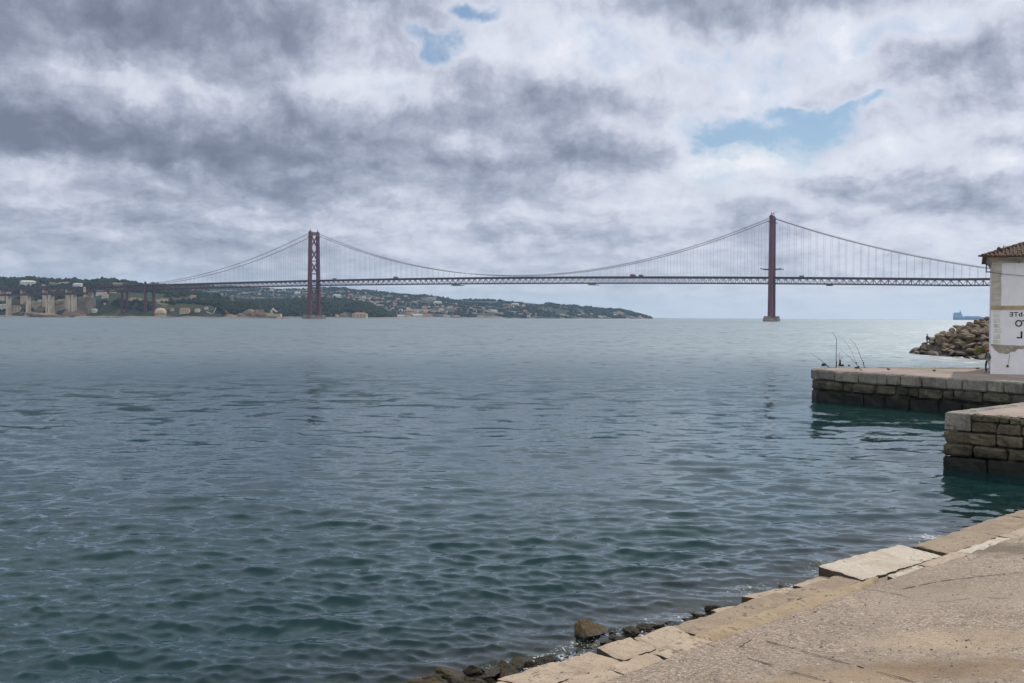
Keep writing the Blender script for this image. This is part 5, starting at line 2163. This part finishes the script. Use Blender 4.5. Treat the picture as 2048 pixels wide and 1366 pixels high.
def person(loc, rot, label, J, cols, cap=None, scale=1.0, group=None):
    p = empty('person', loc, label, 'person', group)
    p.rotation_euler = (0, 0, rot)
    p.scale = (scale,) * 3
    pel, ch, nk = J['pelvis'], J['chest'], J['neck']
    hd = Vector(J['head'])
    fx = Vector(J['face']).normalized()
    sdv = fx.cross(Vector((0, 0, 1)))
    wst = tuple((a + b) / 2 for a, b in zip(pel, ch))
    body = [[(*pel, (.13, .10)), (*wst, (.125, .095)), (*ch, (.145, .105)), (*nk, .052), (*(hd - Vector((0, 0, .06)) + fx * .01), (.066, .072)), (*(hd + Vector((0, 0, .03))), (.078, .088)), (*(hd + Vector((0, 0, .095))), .052)]]
    nose = hd + fx * .098 - Vector((0, 0, .02))
    body.append([(*(hd - Vector((0, 0, .06)) + fx * .01), (.066, .072)), (*nose, .014)])
    for s_ in (-1, 1):
        body.append([(*(hd + Vector((0, 0, .03))), (.078, .088)), (*(hd + sdv * s_ * .088 - Vector((0, 0, .005))), .016)])
    tro, jac = [], [[(*wst, (.140, .112)), (*ch, (.165, .122)), (*nk, .066)]]
    jac[0].insert(0, (*(Vector(pel) + Vector((0, 0, .03))), (.148, .118)))
    for a in J['legs']:
        hip, knee, ank, toe = a
        body.append([(*pel, (.13, .10)), (*hip, .085), (*knee, .055), (*ank, .040), (*toe, .034)])
        tro.append([(*pel, (.142, .112)), (*hip, .098), (*knee, .069), (*ank, .058)])
    for a in J['arms']:
        sh_, el_, wr_, dr = a
        body.append([(*ch, (.145, .105)), (*sh_, .058), (*el_, .042), (*wr_, .024)])
        body += hand(wr_, dr, (0, 0, 1), .55)
        w2 = tuple(np.array(el_) + (np.array(wr_) - np.array(el_)) * .93)
        jac.append([(*ch, (.165, .122)), (*sh_, .076), (*el_, .058), (*w2, .042)])
    mesh_obj('body', skin_mesh('body', body), p, [M['skin']])
    if len(J['legs']) > 1 and isinstance(cols[1], tuple):
        for ch_, m in zip(tro, cols[1]):
            mesh_obj('trouser_leg', skin_mesh('trouser_leg', [ch_]), p, [m])
    else:
        mesh_obj('trousers', skin_mesh('trousers', tro), p, [cols[1]])
    mesh_obj('jacket', skin_mesh('jacket', jac), p, [cols[0]])
    for a in J['legs']:
        hip, knee, ank, toe = [Vector(v) for v in a]
        sm = skin_mesh('shoe', [[(*(ank - Vector((0, 0, .03))), .050), (*((ank * .4 + toe * .6) - Vector((0, 0, .0))), (.048, .040)), (*toe, (.046, .032))]])
        mesh_obj('shoe', sm, p, [M['rubber']])
    hm = MB()
    top = hd + Vector((0, 0, .045)) - fx * .012
    rings = [(.104, -.03), (.108, .02), (.098, .07), (.060, .105), (.01, .118)]
    hm.tube([top + Vector((0, 0, z)) for r, z in rings], [r for r, z in rings], 12)
    if cap == 'cap':
        hm.box(top + fx * .13 + Vector((0, 0, -.01)), (.12, .14, .014), fx)
    hm.build('cap' if cap == 'cap' else 'hair', cols[2], p, smooth=True)
    ey = MB()
    for s_ in (-1, 1):
        ey.lathe(hd + fx * .080 + sdv * s_ * .032 + Vector((0, 0, .012)), [(.003, -.010), (.010, -.004), (.010, .004), (.003, .010)], 6)
    ey.build('eye', M['black_paint'], p)
    return p


green = flat_mat('green_jacket', (.045, .10, .095))
blue_grey = flat_mat('lit_pale_jeans', (.36, .37, .44))
darkb = flat_mat('dark_and_shaded_trousers', (.018, .022, .034))
redc = flat_mat('red_cap', (.16, .025, .03))
pf = on_z(1975.5, 745.6, ZQ)
J1 = dict(pelvis=(.03, 0, .86), chest=(.02, 0, 1.19), neck=(-.02, 0, 1.37), head=(-.045, -.01, 1.50), face=(-.85, -.5, -.1),
          legs=[((.06, -.09, .84), (.05, -.13, .46), (.10, -.10, .08), (.00, -.17, .035)), ((-.04, .09, .84), (-.13, .05, .46), (-.06, .08, .08), (-.19, .05, .035))],
          arms=[((.05, -.185, 1.30), (.05, -.25, 1.03), (-.13, -.27, .97), (-1, -.1, .1)), ((-.03, .185, 1.30), (-.13, .22, 1.04), (-.24, .05, 1.03), (-.7, -.7, .0))])
person((pf.x, pf.y, ZQ), 0, 'man in red cap and green jacket leaning at the white building corner', J1, (green, (blue_grey, darkb), redc), 'cap')  # one pair of jeans: lit leg coloured pale, shaded leg coloured dark
# his pack on the wall side
olive = flat_mat('olive_canvas', (.085, .095, .035))
bp_ = MB(Vector((pf.x + .24, pf.y - .02, ZQ + .86)))
bp_.chamfer((pf.x + .245, pf.y - .05, ZQ + 1.12), (.20, .30, .48), (1, 0, 0), (0, 1, 0), .05, .01)
bp_.chamfer((pf.x + .36, pf.y - .05, ZQ + 1.03), (.08, .22, .24), (1, 0, 0), (0, 1, 0), .03, .01)
tag(bp_.build('backpack', olive), 'olive green backpack worn by the man in the red cap', 'backpack')
black_c = flat_mat('black_cloth', (.014, .014, .016))
bg = MB(Vector((pf.x + .42, pf.y - .1, ZQ)))  # low dark lump beside the man's feet
c = Vector((pf.x + .43, pf.y - .12, ZQ))
bg.tube([c + Vector((-.20, 0, .10)), c + Vector((-.14, 0, .17)), c + Vector((.06, -.02, .13)), c + Vector((.26, -.05, .07)), c + Vector((.34, -.06, .04))], [.07, .16, .13, .07, .02], 9)
tag(bg.build('bag', black_c, smooth=True), 'slumped black lump on the quay at the feet of the capped man', 'bag')
orange = flat_mat('orange_cloth', (.50, .17, .03))
po = on_z(2023, 745.4, ZQ)
og = empty('orange_bag', (po.x, po.y, ZQ), 'crumpled orange bag lying at the foot of the white wall', 'bag')
mb = MB()
mb.tube([(-.22, .02, .05), (-.12, 0, .13), (.0, 0, .16), (.10, .02, .13), (.17, .02, .05)], [.04, .11, .15, .12, .05], 10)
mb.build('sack', orange, og, smooth=True)
mb = MB()
mb.tube([(-.20, .02, .07), (-.36, -.03, .025), (-.50, -.08, .02), (-.58, -.12, .03)], [.03, .02, .02, .012], 6)
mb.tube([(.02, -.05, .28), (.05, -.06, .36), (.12, -.06, .33), (.12, -.05, .22)], .012, 5)
mb.build('strap', orange, og)

brown_c = flat_mat('dark_brown_coat', (.035, .020, .016))
pz = at(1854.5, 668.5, 173.5)
J2 = dict(pelvis=(0, 0, .88), chest=(.01, 0, 1.22), neck=(.0, 0, 1.40), head=(-.02, 0, 1.53), face=(-1, .1, -.15),
          legs=[((0, -.09, .86), (-.02, -.10, .47), (.0, -.10, .08), (-.13, -.12, .035)), ((0, .09, .86), (.0, .10, .47), (.04, .11, .08), (-.09, .13, .035))],
          arms=[((.0, -.19, 1.33), (.03, -.24, 1.06), (-.10, -.20, .90), (-.8, .2, -.4)), ((.0, .19, 1.33), (.02, .24, 1.06), (-.10, .20, .92), (-.8, -.2, -.4))])
person((pz.x, pz.y, pz.z - 1.66), .2, 'person in a dark brown coat standing on the breakwater rocks', J2, (brown_c, darkb, brown_c), 'hair')

# ------------------------------------------------------------------ fishing tackle on the quay end
M['rod'] = simple('rod', (.035, .03, .035), (.06, .05, .055), 3, .5, 0, .01)


def rod(pts, label, r0=.034, r1=.010, Y0=None, butt=True):
    """pts: photo points from butt to tip; the butt stands on the quay"""
    b = on_z(pts[0][0], pts[0][1], ZQ)
    P_ = [at(px, py, b.y + i * .12) for i, (px, py) in enumerate(pts)]
    o = empty('fishing_rod', tuple(P_[0]), label, 'fishing rod', 'fishing rods on the quay end')
    L = [p - P_[0] for p in P_]
    n = len(L)
    r0, r1 = r0 * .62, r1 * .8
    mb = MB()
    mb.tube(L, [r0 + (r1 - r0) * i / (n - 1) for i in range(n)], 6)
    mb.build('blank', M['rod'], o)
    d = (L[1] - L[0]).normalized()
    mb = MB()
    mb.tube([L[0], L[0] + d * .34], [r0 * 1.5, r0 * 1.35], 7)
    mb.build('handle', M['rubber'], o)
    mb = MB()
    c = L[0] + d * .42 + Vector((0, -.07, -.02))
    mb.tube([c - Vector((.045, 0, 0)), c + Vector((.045, 0, 0))], .05, 9)
    mb.bar(c, L[0] + d * .42, .02)
    mb.build('reel', M['iron'], o)
    return o


rod([(1658, 735), (1648, 725.5), (1636, 716), (1620, 706)], 'fishing rod leaning far out to the left at the quay end', .040, .012)
rod([(1672.8, 734.6), (1672.2, 715), (1672.8, 697), (1673.3, 679), (1669, 671), (1664, 663)], 'upright fishing rod with its tip bent left, thickest of the rods', .050, .010)
rod([(1729, 735.2), (1726, 724), (1722, 715.5), (1715, 698), (1709, 686.5), (1704, 682), (1699, 678)], 'long curved fishing rod farthest right on the quay end', .034, .010)
rod([(1723.5, 741.5), (1714, 730), (1700, 715), (1690, 707), (1680, 699.5)], 'thin slanting fishing rod crossing in front, low handle near the quay edge', .026, .008)
rod([(1716, 735), (1710, 720), (1704, 705), (1697, 692), (1690, 683), (1684, 677)], 'faint thin fishing rod between the upright and the long curved rod', .018, .008)


def tackle(name, px, py, label, cat, prof, mat, n=10):
    p = on_z(px, py, ZQ)
    mb = MB(p)
    mb.lathe(p, prof, n)
    return tag(mb.build(name, mat, smooth=False), label, cat)


tackle('tackle_bag', 1647, 732.0, 'small black tackle bag left of the leaning fishing rods', 'bag', [(.12, 0), (.17, .06), (.16, .13), (.10, .19), (.03, .22)], black_c)
rs = empty('rod_stand', tuple(on_z(1680, 732.5, ZQ)), 'black rod stand just right of the upright fishing rod', 'stand')
mb = MB()
mb.lathe((0, 0, 0), [(.13, 0), (.12, .1), (.08, .22), (.06, .38), (.075, .44), (.05, .5)], 9)
mb.build('post', M['rubber'], rs)
mb = MB()
mb.tube([(-.04, 0, .4), (-.09, 0, .75), (-.08, 0, 1.05), (.0, 0, 1.12)], .014, 5)
mb.tube([(.04, 0, .4), (.12, 0, .7), (.16, 0, .78)], .014, 5)
mb.build('fork', M['iron'], rs)
tackle('bait_pot', 1685.5, 732.6, 'little black bait pot beside the rod stand', 'pot', [(.07, 0), (.10, .07), (.07, .14), (.02, .18)], black_c)
tackle('bait_pot', 1698, 732.8, 'small grey pot by itself between the rods', 'pot', [(.06, 0), (.08, .08), (.08, .12), (.03, .15)], M['iron'])
tackle('tackle_bag', 1714, 737.0, 'flat black bag behind the slanting fishing rod', 'bag', [(.15, 0), (.20, .05), (.17, .10), (.05, .13)], black_c)
for i, (px, py, lab) in enumerate(((1955, 737.0, 'dark stone lying on the quay left of the capped man'), (1868, 741.0, 'small dark lump in the middle of the quay top'), (1776, 738.5, 'little dark pebble on the quay right of the rods'))):
    p = on_z(px, py, ZQ)
    put_rock('stone', SM[i], (p.x, p.y, ZQ + .02), (.22, .14, .10), (0, 0, i), lab, 'stone')

# low green weeds at the foot of the breakwater beside the building
wm, wg = new_mat('weeds')
ww = wg.pos()
wg.out(wg.principled(wg.ramp(wg.noise(ww, 1.2, 4.0), [(.3, (.06, .07, .012)), (.7, (.16, .15, .03))]), .9))
o_ = MB()
for k, (px, py, r_) in enumerate(((1966, 702, 1.1), (1974, 708, 1.0), (1958, 709, .9))):
    c = at(px, py, 152 + k * 2)
    for _ in range(130):
        a = Vector((random.gauss(0, .5), random.gauss(0, .5), random.uniform(-.5, .35))) * r_
        d_ = Vector((random.gauss(0, .3), random.gauss(0, .3), 1)).normalized()
        s_ = d_.cross(Vector((random.random(), random.random(), 0))).normalized() * .09
        h_ = random.uniform(.35, .75)
        o_.add([c + a - s_, c + a + s_, c + a + d_ * h_ + s_ * .2], [(0, 1, 2)])
tag(o_.build('weeds', wm, fix=False), kind='stuff')

# ------------------------------------------------------------------ air
hz = MB()
hz.box((0, 0, 108), (24600, 24600, 236))
ho = hz.build('haze', M['iron'])
ho.data.materials.clear()
hm_ = bpy.data.materials.new('haze')
hm_.use_nodes = True
gg = G(hm_.node_tree)
vn = gg.node('ShaderNodeVolumePrincipled')
vn.inputs['Color'].default_value = (.50, .74, 1.0, 1)
vn.inputs['Density'].default_value = 4.8e-5
vn.inputs['Anisotropy'].default_value = 0.2
oo = gg.node('ShaderNodeOutputMaterial')
gg.t.links.new(vn.outputs[0], oo.inputs['Volume'])
ho.data.materials.append(hm_)
tag(ho, kind='stuff')
